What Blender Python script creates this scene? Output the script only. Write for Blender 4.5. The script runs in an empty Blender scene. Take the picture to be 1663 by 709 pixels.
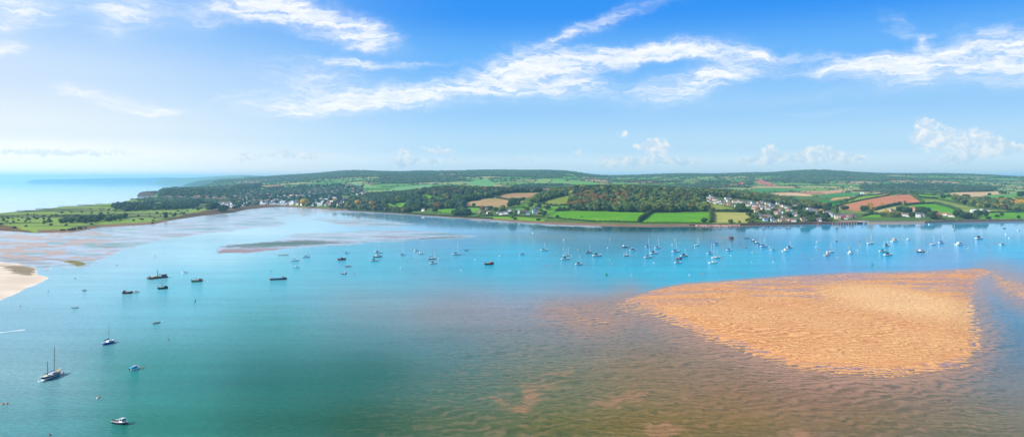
import bpy, math, random
import numpy as np
R = math.radians
random.seed(7); rng = np.random.default_rng(11)
sc = bpy.context.scene
COL = sc.collection
F, HY, CX, CAMZ = 1200.0, 291.0, 831.5, 100.0

# ---------------------------------------------------------------- camera
cam = bpy.data.objects.new('camera', bpy.data.cameras.new('camera'))
COL.objects.link(cam)
cam.location = (0, 0, CAMZ); cam.rotation_euler = (R(90), 0, 0)
cam.data.sensor_width = 36; cam.data.lens = 36 * F / 1663
cam.data.shift_y = -63.5 / 1663
cam.data.clip_start = 1; cam.data.clip_end = 300000
sc.camera = cam
sc.view_settings.view_transform = 'Standard'; sc.view_settings.look = 'None'
sc.view_settings.gamma = 1; sc.view_settings.use_curve_mapping = False
sc.view_settings.exposure = 0.15
sc.cycles.max_bounces = 5; sc.cycles.diffuse_bounces = 2; sc.cycles.glossy_bounces = 2
sc.cycles.volume_bounces = 2; sc.cycles.transparent_max_bounces = 4
sc.cycles.use_denoising = True
# ---------------------------------------------------------------- sun
SUN_AZ, SUN_EL = -114.0, 33.0          # degrees from straight ahead (+Y), negative to the left
sun = bpy.data.objects.new('sun', bpy.data.lights.new('sun', 'SUN'))
COL.objects.link(sun)
sun.data.energy = 5.0; sun.data.angle = R(0.5); sun.data.color = (1, 0.94, 0.84)
sdir = np.array([math.sin(R(SUN_AZ)) * math.cos(R(SUN_EL)), math.cos(R(SUN_AZ)) * math.cos(R(SUN_EL)), math.sin(R(SUN_EL))])
import mathutils
sun.rotation_euler = mathutils.Vector(sdir).to_track_quat('Z', 'Y').to_euler()

def s2l(c):
    c = np.asarray(c, float) / 255.0
    return np.where(c <= 0.04045, c / 12.92, ((c + 0.055) / 1.055) ** 2.4)
def rgba(c): return tuple(float(v) for v in s2l(c)) + (1.0,)

class NT:
    """small node-tree helper"""
    def __init__(s, nt): s.t = nt; s.n = nt.nodes; s.l = nt.links
    def new(s, typ, **kw):
        n = s.n.new(typ)
        for k, v in kw.items(): setattr(n, k, v)
        return n
    def put(s, sock, v):
        if isinstance(v, bpy.types.NodeSocket): s.l.new(v, sock)
        elif v is not None: sock.default_value = v
    def m(s, op, a, b=None, c=None, clamp=False):
        n = s.new('ShaderNodeMath', operation=op, use_clamp=clamp)
        s.put(n.inputs[0], a)
        if b is not None: s.put(n.inputs[1], b)
        if c is not None: s.put(n.inputs[2], c)
        return n.outputs[0]
    def v(s, op, a, b=None):
        n = s.new('ShaderNodeVectorMath', operation=op)
        s.put(n.inputs[0], a)
        if b is not None: s.put(n.inputs[1], b)
        return n.outputs[1] if op in ('DOT_PRODUCT', 'LENGTH') else n.outputs[0]
    def mix(s, f, a, b, blend='MIX'):
        n = s.new('ShaderNodeMix', data_type='RGBA', blend_type=blend)
        n.clamp_factor = True
        s.put(n.inputs[0], f); s.put(n.inputs[6], a); s.put(n.inputs[7], b)
        return n.outputs[2]
    def ss(s, x, lo, hi, a=0.0, b=1.0):
        n = s.new('ShaderNodeMapRange', interpolation_type='SMOOTHSTEP')
        s.put(n.inputs[0], x); n.inputs[1].default_value = lo; n.inputs[2].default_value = hi
        n.inputs[3].default_value = a; n.inputs[4].default_value = b
        return n.outputs[0]
    def noise(s, vec, scale, detail=3, rough=0.55, dist=0.0, out=0):
        n = s.new('ShaderNodeTexNoise')
        if vec is not None: s.l.new(vec, n.inputs['Vector'])
        n.inputs['Scale'].default_value = scale; n.inputs['Detail'].default_value = detail
        n.inputs['Roughness'].default_value = rough; n.inputs['Distortion'].default_value = dist
        return n.outputs[out]
    def ramp(s, f, stops):
        n = s.new('ShaderNodeValToRGB'); e = n.color_ramp.elements
        while len(e) < len(stops): e.new(0.5)
        for i, (p, c) in enumerate(stops): e[i].position = p; e[i].color = c
        s.put(n.inputs[0], f); return n.outputs[0]
    def mapping(s, vec, scale=(1, 1, 1), rot=(0, 0, 0), loc=(0, 0, 0)):
        n = s.new('ShaderNodeMapping'); s.l.new(vec, n.inputs[0])
        n.inputs[1].default_value = loc; n.inputs[2].default_value = rot; n.inputs[3].default_value = scale
        return n.outputs[0]

# ---------------------------------------------------------------- world: Nishita sky with cirrus and low cumulus by direction
world = bpy.data.worlds.new('World'); sc.world = world; world.use_nodes = True
N = NT(world.node_tree); N.n.clear()
outw = N.new('ShaderNodeOutputWorld'); bg = N.new('ShaderNodeBackground')
N.l.new(bg.outputs[0], outw.inputs[0]); bg.inputs[1].default_value = 0.15
skyt = N.new('ShaderNodeTexSky', sky_type='NISHITA'); skyt.sun_disc = False
skyt.sun_elevation = R(SUN_EL); skyt.sun_rotation = R(SUN_AZ); skyt.altitude = 100; skyt.air_density = 1.0; skyt.dust_density = 0.6; skyt.ozone_density = 1.5
tc = N.new('ShaderNodeTexCoord').outputs['Generated']
sp = N.new('ShaderNodeSeparateXYZ'); N.l.new(tc, sp.inputs[0])
dx, dy, dz = sp.outputs
DEG = 180 / math.pi
az = N.m('MULTIPLY', N.m('ARCTAN2', dx, dy), DEG)
el = N.m('MULTIPLY', N.m('ARCSINE', dz), DEG)
SK = 1 / 0.15 / 1.11
def skc(c): return tuple(float(v) * SK for v in s2l(c)) + (1.0,)
def ramp_sky(stops, top):
    n = N.new('ShaderNodeValToRGB'); e = n.color_ramp.elements; n.color_ramp.interpolation = 'EASE'
    while len(e) < len(stops): e.new(0.5)
    for i, (p, c) in enumerate(stops): e[i].position = p / top; e[i].color = (rgba(c) if max(c) > 3 else tuple(c) + (1,))
    N.l.new(N.m('DIVIDE', el, top, clamp=True), n.inputs[0])
    n2 = N.new('ShaderNodeVectorMath', operation='SCALE'); N.l.new(n.outputs[0], n2.inputs[0]); n2.inputs[3].default_value = SK
    return n2.outputs[0]
clear = ramp_sky([(0, (1.15, 1.12, 1.08)), (1.2, (.80, .95, 1.06)), (2.4, (196, 231, 255)), (5.5, (158, 209, 254)), (9, (108, 182, 253)), (13, (48, 148, 247)), (26, (28, 112, 215))], 26)
glare = ramp_sky([(0, (1.9, 1.5, 1.25)), (1.5, (1.3, 1.2, 1.12)), (3.2, (246, 252, 255)), (7, (212, 232, 255)), (11, (165, 208, 254)), (16, (130, 190, 252)), (26, (60, 135, 225))], 26)
gl = N.ss(az, -2, -36)
hand = N.mix(gl, clear, glare)
nish = skyt.outputs[0]
base = N.mix(N.ss(el, 18, 42), hand, nish)
base = N.mix(N.ss(el, -1, -8), base, nish)
comb = N.new('ShaderNodeCombineXYZ'); N.l.new(az, comb.inputs[0]); N.l.new(el, comb.inputs[1])
P = comb.outputs[0]
# domain warp so that the strokes get feathered edges
w1 = N.noise(P, 0.22, 4, 0.6, out=1)
warp = N.v('MULTIPLY', N.v('SUBTRACT', w1, (0.5, 0.5, 0.5)), (5.0, 2.2, 0))
w2 = N.noise(N.mapping(P, (0.5, 1.4, 1)), 1.1, 5, 0.66, out=1)
warp2 = N.v('MULTIPLY', N.v('SUBTRACT', w2, (0.5, 0.5, 0.5)), (1.8, 0.6, 0))
PW = N.v('ADD', N.v('ADD', P, warp), warp2)
def stroke(vec, x, y, a, b, ang, st):
    # centre and half sizes given in degrees of sky seen from the quay: x,y from a survey of the photograph
    t = (x - CX) / F; A = math.atan(t); E = math.atan((HY - y) / F * math.cos(A))
    k = math.cos(A) ** 2
    d = N.v('SUBTRACT', vec, (A * DEG, E * DEG, 0))
    r = N.new('ShaderNodeVectorRotate', rotation_type='Z_AXIS'); N.l.new(d, r.inputs[0]); r.inputs['Angle'].default_value = -R(ang)
    q = N.v('DIVIDE', r.outputs[0], (a / F * DEG * k * 1.0, b / F * DEG, 1))
    g = N.m('EXPONENT', N.m('MULTIPLY', N.v('DOT_PRODUCT', q, q), -1.0))
    return N.m('MULTIPLY', g, st)
def total(vec, rows):
    acc = None
    for r_ in rows:
        g = stroke(vec, *r_)
        acc = g if acc is None else N.m('ADD', acc, g)
    return acc
CIRRUS = [(15, 15, 100, 34, 20, .9), (5, 82, 50, 12, 4, .9), (195, 18, 62, 36, 35, .8), (300, 20, 60, 25, 10, .45), (470, 22, 120, 22, -12, 1.0),
          (590, 50, 48, 22, -18, 1.05), (410, 14, 70, 18, 10, .7), (575, 100, 62, 7, -5, .8), (660, 106, 70, 5, 4, .5), (500, 128, 110, 36, 0, .55),
          (520, 172, 120, 14, 3, .8), (680, 152, 150, 13, 10, 1.0), (860, 115, 110, 22, 12, 1.15), (1000, 93, 150, 15, 4, 1.3), (1170, 88, 160, 10, -3, 1.1),
          (620, 165, 170, 18, 2, .5), (900, 140, 110, 22, -3, .85), (1120, 140, 80, 24, 12, 1.0), (1190, 118, 60, 12, 5, .8), (980, 34, 150, 13, 17, .5), (900, 62, 80, 9, 22, .4),
          (1390, 106, 95, 13, 3, 1.0), (1470, 112, 75, 20, -4, 1.1), (1490, 62, 55, 12, -48, .6), (1600, 88, 85, 30, -4, 1.0), (1660, 100, 60, 26, 0, .8),
          (185, 166, 85, 10, -8, .85), (235, 180, 70, 6, 2, .6), (370, 158, 40, 5, 15, .35), (1260, 165, 200, 12, 5, .22), (1340, 185, 120, 6, 3, .25)]
cm = N.m('MULTIPLY', total(PW, CIRRUS), 1.22)
fib = N.noise(N.mapping(PW, (0.13, 1.0, 1), rot=(0, 0, R(-8))), 1.7, 8, 0.66, 0.5)
fib2 = N.noise(N.mapping(PW, (0.28, 1.0, 1), rot=(0, 0, R(22))), 2.4, 7, 0.66, 0.4)
fz = N.m('ADD', N.m('MULTIPLY', fib, 0.7), N.m('MULTIPLY', fib2, 0.45))
cmask = N.m('MULTIPLY', cm, N.ss(fz, 0.33, 0.84, 0.16, 1.35))
cmask = N.m('MAXIMUM', N.ss(cmask, 0.0, 1.3, 0.0, 0.95), N.m('MULTIPLY', N.ss(cm, 0.02, 1.3), N.ss(fib2, 0.3, 0.72, 0.35, 0.9)))
CUM = [(1068, 238, 20, 12, -10, 1.2), (1040, 240, 12, 6, 0, .7), (1505, 216, 22, 20, 0, 1.2), (1545, 228, 34, 13, 0, 1.1), (1590, 230, 30, 15, 0, 1.2), (1630, 241, 32, 10, 0, 1.1),
       (1250, 245, 14, 10, 0, .8), (1325, 248, 34, 12, 0, .9), (1290, 256, 60, 7, 0, .8), (1220, 262, 30, 6, 0, .8), (1385, 258, 26, 8, 0, .8), (1030, 262, 50, 8, 0, .9), (990, 264, 14, 7, 0, .9),
       (1110, 262, 40, 6, 0, .7), (1545, 260, 50, 7, 0, .6), (655, 250, 11, 11, 0, .8), (655, 264, 16, 6, 0, .6), (715, 244, 32, 7, -8, .7), (480, 252, 50, 6, 0, .8), (400, 256, 20, 8, 0, .6),
       (700, 262, 70, 6, 0, .5), (80, 246, 170, 6, 0, .6), (850, 258, 60, 6, 0, .4), (1013, 218, 14, 5, 0, .5), (940, 247, 25, 5, 0, .4)]
wq = N.noise(P, 1.3, 5, 0.6, out=1)
PQ = N.v('ADD', P, N.v('MULTIPLY', N.v('SUBTRACT', wq, (0.5, 0.5, 0.5)), (1.0, 0.8, 0)))
qm = N.m('MULTIPLY', total(PQ, CUM), 1.35)
qn = N.noise(PQ, 2.2, 6, 0.62)
qmask = N.m('MULTIPLY', qm, N.ss(qn, 0.34, 0.58, 0.35, 1.25))
qmask = N.ss(qmask, 0.22, 0.80, 0.0, 0.96)
qshade = N.noise(N.v('ADD', PQ, (0.25, -0.28, 0)), 1.6, 4, 0.6)
ccol = N.mix(gl, N.mix(N.ss(fib2, 0.36, 0.6), skc((236, 245, 255)), skc((262, 262, 263))), skc((254, 256, 260)))
s1 = N.mix(N.m('MULTIPLY', cmask, N.ss(fib, 0.3, 0.62, 0.72, 1.0)), base, ccol)
qcol = N.mix(N.ss(qshade, 0.42, 0.62), N.mix(gl, skc((214, 233, 250)), skc((246, 251, 255))), skc((255, 255, 255)))
s2 = N.mix(qmask, s1, qcol)
N.l.new(s2, bg.inputs[0])
world.cycles.sampling_method = 'MANUAL'; world.cycles.sample_map_resolution = 512

# ---------------------------------------------------------------- object helpers
def obj(name, me, parent=None, loc=None, kind=None):
    o = bpy.data.objects.new(name, me); COL.objects.link(o)
    if parent is not None: o.parent = parent
    if loc is not None: o.location = loc
    if kind: o['kind'] = kind
    return o
def tag(o, label, cat, group=None, kind=None):
    o['label'] = label; o['category'] = cat
    if group: o['group'] = group
    if kind: o['kind'] = kind
    return o
def thing(name, label, cat, loc=(0, 0, 0), rz=0.0, group=None):
    o = bpy.data.objects.new(name, None); COL.objects.link(o)
    o.location = loc; o.rotation_euler = (0, 0, rz); o.empty_display_size = 0.5
    return tag(o, label, cat, group)
def mesh(name, V, Fs, mat=None, smooth=False, attrs=None, colors=None):
    """mesh from numpy arrays; Fs is an (n,3) or (n,4) array"""
    me = bpy.data.meshes.new(name)
    V = np.asarray(V, np.float32); Fs = np.asarray(Fs, np.int32)
    k = Fs.shape[1]
    me.vertices.add(len(V)); me.vertices.foreach_set('co', V.ravel())
    me.loops.add(Fs.size); me.loops.foreach_set('vertex_index', Fs.ravel())
    me.polygons.add(len(Fs)); me.polygons.foreach_set('loop_start', np.arange(0, Fs.size, k, dtype=np.int32))
    me.update(calc_edges=True)
    if smooth: me.polygons.foreach_set('use_smooth', np.ones(len(Fs), bool))
    else: me.polygons.foreach_set('use_smooth', np.zeros(len(Fs), bool))
    for k_, a in (attrs or {}).items():
        at_ = me.attributes.new(k_, 'FLOAT', 'POINT'); at_.data.foreach_set('value', np.asarray(a, np.float32))
    for k_, a in (colors or {}).items():
        at_ = me.attributes.new(k_, 'FLOAT_COLOR', 'POINT')
        c = np.ones((len(V), 4), np.float32); c[:, :3] = a; at_.data.foreach_set('color', c.ravel())
    if mat: me.materials.append(mat)
    return me
class MB:
    """collects simple solids; build() gives one mesh"""
    def __init__(s): s.v = []; s.f = []
    def add(s, v, f):
        o = len(s.v); s.v += [tuple(map(float, p)) for p in v]; s.f += [tuple(i + o for i in q) for q in f]; return s
    def box(s, x0, x1, y0, y1, z0, z1, tx=0.0, ty=0.0):
        v = [(x0, y0, z0), (x1, y0, z0), (x1, y1, z0), (x0, y1, z0), (x0 + tx, y0 + ty, z1), (x1 - tx, y0 + ty, z1), (x1 - tx, y1 - ty, z1), (x0 + tx, y1 - ty, z1)]
        return s.add(v, [(0, 3, 2, 1), (4, 5, 6, 7), (0, 1, 5, 4), (1, 2, 6, 5), (2, 3, 7, 6), (3, 0, 4, 7)])
    def tube(s, p, q, r0, r1=None, n=6):
        p = np.array(p, float); q = np.array(q, float); r1 = r0 if r1 is None else r1
        d = q - p; d /= np.linalg.norm(d) + 1e-9
        a = np.cross(d, (0, 0, 1)) if abs(d[2]) < .9 else np.cross(d, (1, 0, 0)); a /= np.linalg.norm(a); b = np.cross(d, a)
        v = []
        for c, r in ((p, r0), (q, r1)):
            for i in range(n):
                t = 2 * math.pi * i / n; v.append(c + r * (math.cos(t) * a + math.sin(t) * b))
        f = [(i, (i + 1) % n, n + (i + 1) % n, n + i) for i in range(n)] + [tuple(range(n - 1, -1, -1)), tuple(range(n, 2 * n))]
        return s.add(v, f)
    def prism(s, prof, y0, y1):
        n = len(prof); v = [(x, y0, z) for x, z in prof] + [(x, y1, z) for x, z in prof]
        return s.add(v, [tuple(range(n)), tuple(range(2 * n - 1, n - 1, -1))] + [(i, n + i, n + (i + 1) % n, (i + 1) % n) for i in range(n)])
    def mesh(s, name, mat, smooth=False):
        me = bpy.data.meshes.new(name); me.from_pydata(s.v, [], s.f); me.materials.append(mat); me.update()
        import bmesh
        bm = bmesh.new(); bm.from_mesh(me); bmesh.ops.recalc_face_normals(bm, faces=bm.faces); bm.to_mesh(me); bm.free()
        if smooth: me.polygons.foreach_set('use_smooth', np.ones(len(me.polygons), bool))
        return me
    def build(s, name, mat, parent=None, smooth=False): return obj(name, s.mesh(name, mat, smooth), parent)

MATS = {}
def mat(name, col, rough=0.6, var=0.12, scale=3.0, metal=0.0, lin=False, bump=0.0, spec=0.5):
    if name in MATS: return MATS[name]
    m = bpy.data.materials.new(name); m.use_nodes = True; n = NT(m.node_tree)
    bs = n.n['Principled BSDF']; c = tuple(col) + (1,) if lin else rgba(col)
    tcn = n.new('ShaderNodeTexCoord')
    nz = n.noise(tcn.outputs['Object'], scale, 4, 0.6)
    oi = n.new('ShaderNodeObjectInfo').outputs['Random']
    k = n.m('MULTIPLY_ADD', n.m('SUBTRACT', n.m('ADD', nz, n.m('MULTIPLY', oi, 0.5)), 0.75), var * 2, 1.0)
    sc_ = n.new('ShaderNodeVectorMath', operation='SCALE'); sc_.inputs[0].default_value = c[:3]; n.l.new(k, sc_.inputs[3])
    n.l.new(sc_.outputs[0], bs.inputs['Base Color'])
    bs.inputs['Roughness'].default_value = rough; bs.inputs['Metallic'].default_value = metal; bs.inputs['Specular IOR Level'].default_value = spec
    if bump:
        b = n.new('ShaderNodeBump'); b.inputs['Strength'].default_value = bump; n.l.new(nz, b.inputs['Height']); n.l.new(b.outputs[0], bs.inputs['Normal'])
    MATS[name] = m; return m

# ---------------------------------------------------------------- numpy noise and polygon helpers
def hash2(ix, iy, seed):
    h = (ix.astype(np.int64) * 374761393 + iy.astype(np.int64) * 668265263 + seed * 974634777) & 0xffffffff
    h = ((h ^ (h >> 13)) * 1274126177) & 0xffffffff
    return ((h ^ (h >> 16)) & 0xffff) / 65535.0
def vnoise(x, y, seed=0):
    ix = np.floor(x); iy = np.floor(y); fx = x - ix; fy = y - iy
    fx = fx * fx * (3 - 2 * fx); fy = fy * fy * (3 - 2 * fy)
    a = hash2(ix, iy, seed); b = hash2(ix + 1, iy, seed); c = hash2(ix, iy + 1, seed); d = hash2(ix + 1, iy + 1, seed)
    return (a + (b - a) * fx) * (1 - fy) + (c + (d - c) * fx) * fy
def fbm(x, y, seed=0, o=4):
    s = 0; a = 0.5; t = 0
    for i in range(o): s = s + a * vnoise(x, y, seed + i * 17); t += a; a *= .5; x = x * 2.03 + 5.1; y = y * 2.03 + 1.7
    return s / t
def inpoly(x, y, poly):
    r = np.zeros(np.shape(x), bool); n = len(poly)
    for i in range(n):
        x0, y0 = poly[i]; x1, y1 = poly[(i + 1) % n]
        c = ((y0 > y) != (y1 > y)); r ^= c & (x < (x1 - x0) * (y - y0) / ((y1 - y0) if y1 != y0 else 1e-9) + x0)
    return r
def sdist(x, y, poly, ys=2.5, closed=True):
    """distance in survey units to a polygon, positive inside"""
    d = np.full(np.shape(x), 1e9); n = len(poly)
    for i in range(n if closed else n - 1):
        x0, y0 = poly[i]; x1, y1 = poly[(i + 1) % n]; y0 *= ys; y1 *= ys
        dx_, dy_ = x1 - x0, y1 - y0; L = dx_ * dx_ + dy_ * dy_ + 1e-9
        t = np.clip(((x - x0) * dx_ + (y * ys - y0) * dy_) / L, 0, 1)
        d = np.minimum(d, (x - x0 - t * dx_) ** 2 + (y * ys - y0 - t * dy_) ** 2)
    d = np.sqrt(d)
    return np.where(inpoly(x, y, poly), d, -d) if closed else d
def sstep(x, a, b):
    t = np.clip((x - a) / (b - a), 0, 1); return t * t * (3 - 2 * t)
def at(px, py, z=0.0):
    """survey bearing (px) and dip (py) of a point at height z -> world x, y"""
    Y = (CAMZ - z) * F / (py - HY)
    return ((px - CX) * Y / F, Y)
def mpp(py, z=0.0): return (CAMZ - z) / (py - HY)      # metres per survey unit at that point
# ================================================================ TERRAIN HEIGHTS
SHORE = np.array([(-700, 371), (0, 374), (60, 378), (120, 376.5), (160, 369), (250, 364), (280, 357), (330, 350), (375, 345.5), (400, 340), (430, 337), (460, 335.5), (500, 338), (560, 341.5), (640, 346), (700, 350.5),
                  (760, 354.5), (800, 357), (860, 361.5), (905, 364.5), (1000, 367.5), (1060, 368.5), (1140, 367.5), (1200, 367.5), (1240, 366), (1320, 364.3), (1400, 363), (1500, 362), (1550, 360.8), (1663, 359), (2100, 356)], float)
SEAC = np.array([(-700, 370), (-200, 356), (0, 346.5), (50, 342), (100, 336.5), (150, 333), (190, 330), (214, 325), (235, 323), (250, 320.5), (258, 316), (262, 311), (300, 307.5), (345, 305), (362, 301), (380, 297.5), (392, 294), (400, 292), (2100, 292)], float)
def shoreY(u): return CAMZ * F / (np.interp(u, SHORE[:, 0], SHORE[:, 1]) - HY)
def seaY(u): return CAMZ * F / (np.interp(u, SEAC[:, 0], SEAC[:, 1]) - HY)
KD = np.array([1000, 1500, 1700, 1850, 2000, 2200, 2450, 2700, 3000, 3500, 4200, 5000, 6000, 7200, 8500, 10500, 13500, 16000], float)
ZT = {
 -700: (4, 4, 4, 4, 4, 4, 4, 4, 4, 4, 4, 4, 4, 4, 4, 4, 4, 4),
 240: (4, 4, 4, 4, 4, 4, 4, 4, 4, 5, 12, 10, 10, 10, 10, 10, 10, 10),
 262: (4, 4, 4, 4, 4, 4, 4, 4, 5, 10, 42, 30, 30, 30, 30, 30, 30, 30),
 300: (4, 4, 4, 4, 4, 4, 4, 4, 5, 9, 38, 36, 30, 20, 20, 20, 20, 20),
 345: (4, 4, 4, 4, 4, 4, 4, 4, 6, 10, 30, 38, 40, 30, 60, 80, 120, 150),
 400: (4, 4, 4, 4, 4, 4, 5, 5, 8, 14, 28, 48, 52, 66, 84, 125, 150, 165),
 480: (3, 3, 3, 3, 3, 4, 5, 8, 12, 20, 32, 52, 80, 106, 138, 150, 140, 140),
 530: (3, 3, 3, 3, 3, 4, 6, 10, 15, 24, 40, 62, 98, 130, 170, 150, 140, 140),
 560: (3, 3, 3, 3, 3, 5, 8, 12, 18, 28, 44, 70, 110, 145, 196, 175, 140, 140),
 640: (3, 3, 3, 3, 4, 9, 18, 28, 30, 34, 46, 74, 114, 158, 181, 170, 140, 140),
 680: (3, 3, 3, 3, 5, 14, 32, 54, 44, 36, 46, 76, 118, 160, 186, 170, 140, 140),
 720: (3, 3, 3, 3, 6, 16, 40, 66, 52, 40, 48, 76, 120, 165, 188, 170, 140, 140),
 800: (3, 3, 3, 5, 9, 25, 48, 60, 50, 40, 50, 76, 120, 168, 200, 180, 150, 140),
 870: (3, 3, 5, 8, 14, 30, 50, 55, 46, 40, 50, 76, 120, 170, 202, 180, 150, 140),
 920: (3, 3, 7, 11, 18, 36, 60, 58, 46, 42, 52, 76, 115, 165, 200, 180, 150, 140),
 960: (3, 4, 8, 13, 21, 42, 64, 58, 46, 43, 54, 74, 98, 120, 130, 140, 150, 140),
 1000: (3, 4, 8, 14, 22, 46, 64, 58, 46, 44, 56, 72, 88, 105, 122, 150, 150, 140),
 1050: (3, 4, 8, 14, 22, 46, 62, 56, 46, 44, 56, 72, 90, 112, 142, 150, 150, 140),
 1100: (3, 4, 8, 14, 22, 42, 56, 52, 44, 43, 55, 72, 96, 125, 160, 150, 150, 140),
 1150: (3, 4, 8, 14, 24, 42, 56, 52, 42, 42, 54, 72, 94, 122, 150, 150, 150, 140),
 1200: (3, 4, 7, 12, 19, 33, 46, 44, 39, 40, 52, 69, 92, 124, 158, 150, 150, 140),
 1250: (3, 4, 6, 10, 14, 22, 29, 31, 33, 38, 50, 65, 90, 128, 176, 160, 150, 140),
 1300: (3, 4, 5, 8, 10, 13, 16, 21, 26, 34, 49, 62, 88, 138, 206, 170, 150, 140),
 1360: (3, 4, 5, 7, 9, 11, 17, 28, 29, 36, 48, 61, 86, 125, 192, 170, 150, 140),
 1400: (3, 4, 5, 7, 9, 14, 27, 42, 35, 36, 48, 61, 86, 118, 160, 170, 150, 140),
 1450: (3, 4, 5, 7, 10, 18, 33, 46, 34, 35, 46, 61, 85, 115, 152, 160, 150, 140),
 1500: (3, 4, 5, 7, 10, 18, 32, 44, 33, 35, 46, 61, 84, 115, 152, 160, 150, 140),
 1540: (3, 4, 5, 7, 9, 15, 26, 36, 32, 36, 46, 61, 84, 115, 152, 160, 150, 140),
 1600: (3, 4, 5, 6, 8, 12, 20, 29, 31, 37, 48, 62, 84, 112, 140, 150, 150, 140),
 1663: (3, 4, 5, 6, 8, 11, 18, 25, 31, 37, 48, 62, 80, 104, 115, 130, 130, 130),
 2100: (3, 4, 5, 6, 8, 11, 18, 25, 31, 37, 48, 62, 78, 98, 112, 120, 120, 120)}
ku = np.array(sorted(ZT)); kz = np.array([ZT[k] for k in ku], float)
U = np.arange(-420, 2081, 2.4); NU = len(U)
DY = np.concatenate([np.geomspace(1080, 2900, 330), np.geomspace(2915, 16000, 300)]); ND = len(DY)
def smooth1(a, k, axis):
    if a.ndim == 3: return np.stack([smooth1(a[..., i], k, axis) for i in range(a.shape[2])], -1)
    w = np.exp(-0.5 * (np.arange(-3 * k, 3 * k + 1) / k) ** 2); w /= w.sum()
    pad = [(0, 0), (0, 0)]; pad[axis] = (3 * k, 3 * k)
    a = np.pad(a, pad, mode='edge')
    return np.apply_along_axis(lambda r: np.convolve(r, w, 'valid'), axis, a)
tmp = np.stack([np.interp(U, ku, kz[:, j]) for j in range(len(KD))], 1)          # NU x KD
tmp = smooth1(tmp, 7, 0)
ZG = np.stack([np.interp(DY, KD, tmp[i]) for i in range(NU)], 0)                  # NU x ND
ZG = smooth1(ZG, 7, 1)
UU, DD = np.meshgrid(U, DY, indexing='ij'); XX = (UU - CX) * DD / F
amp = np.clip((DD - 1900) / 5000, 0, 1)
ZG += amp * 46 * (fbm(XX / 1300 + 3, DD / 1500, 3, 4) - 0.5) * np.clip(1.2 - (DD - 6500) / 3500, .35, 1) + amp * 26 * (fbm(XX / 420, DD / 900, 9, 3) - 0.5) * 0.6
ZG += 0.9 * (fbm(XX / 60, DD / 60, 5, 3) - 0.5)
tS = DD - shoreY(UU); tN = seaY(UU) - DD
edge = np.minimum(np.where(tS < 55, tS * 0.02, 1.1 + (tS - 55) * 0.10), tN * np.where(UU > 255, 0.5, 0.06))
bank = np.where(edge > 0, 0.25 + edge, np.maximum(edge * 0.6, -4.0))
ZG = np.where(edge > 0, np.minimum(ZG, bank), bank)
ZG[(UU > 330) & (DD > 10600) & (UU < 395)] = np.minimum(ZG[(UU > 330) & (DD > 10600) & (UU < 395)], 60)
PY = HY + (CAMZ - ZG) * F / DD
def lerpZ(u, Y):
    i = np.clip((np.asarray(u, float) - U[0]) / 2.4, 0, NU - 1.001); j = np.interp(Y, DY, np.arange(ND)); j = np.clip(j, 0, ND - 1.001)
    i0 = i.astype(int); j0 = j.astype(int); a = i - i0; b = j - j0
    return (ZG[i0, j0] * (1 - a) + ZG[i0 + 1, j0] * a) * (1 - b) + (ZG[i0, j0 + 1] * (1 - a) + ZG[i0 + 1, j0 + 1] * a) * b
def hz(X, Y): return lerpZ(CX + F * np.asarray(X, float) / np.asarray(Y, float), Y)
_yy = np.geomspace(1100, 15500, 1600)
def ground(px, py, dmin=1100):
    """where a sight line first meets the terrain -> (X, Y, Z)"""
    yy = _yy[_yy >= dmin]; z = lerpZ(np.full(len(yy), px), yy); p = HY + (CAMZ - z) * F / yy
    k = np.where((p <= py) & (z > 0.2))[0]
    Y = yy[k[0]] if len(k) else yy[-1]
    return ((px - CX) * Y / F, Y, float(lerpZ(px, Y)))

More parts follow.
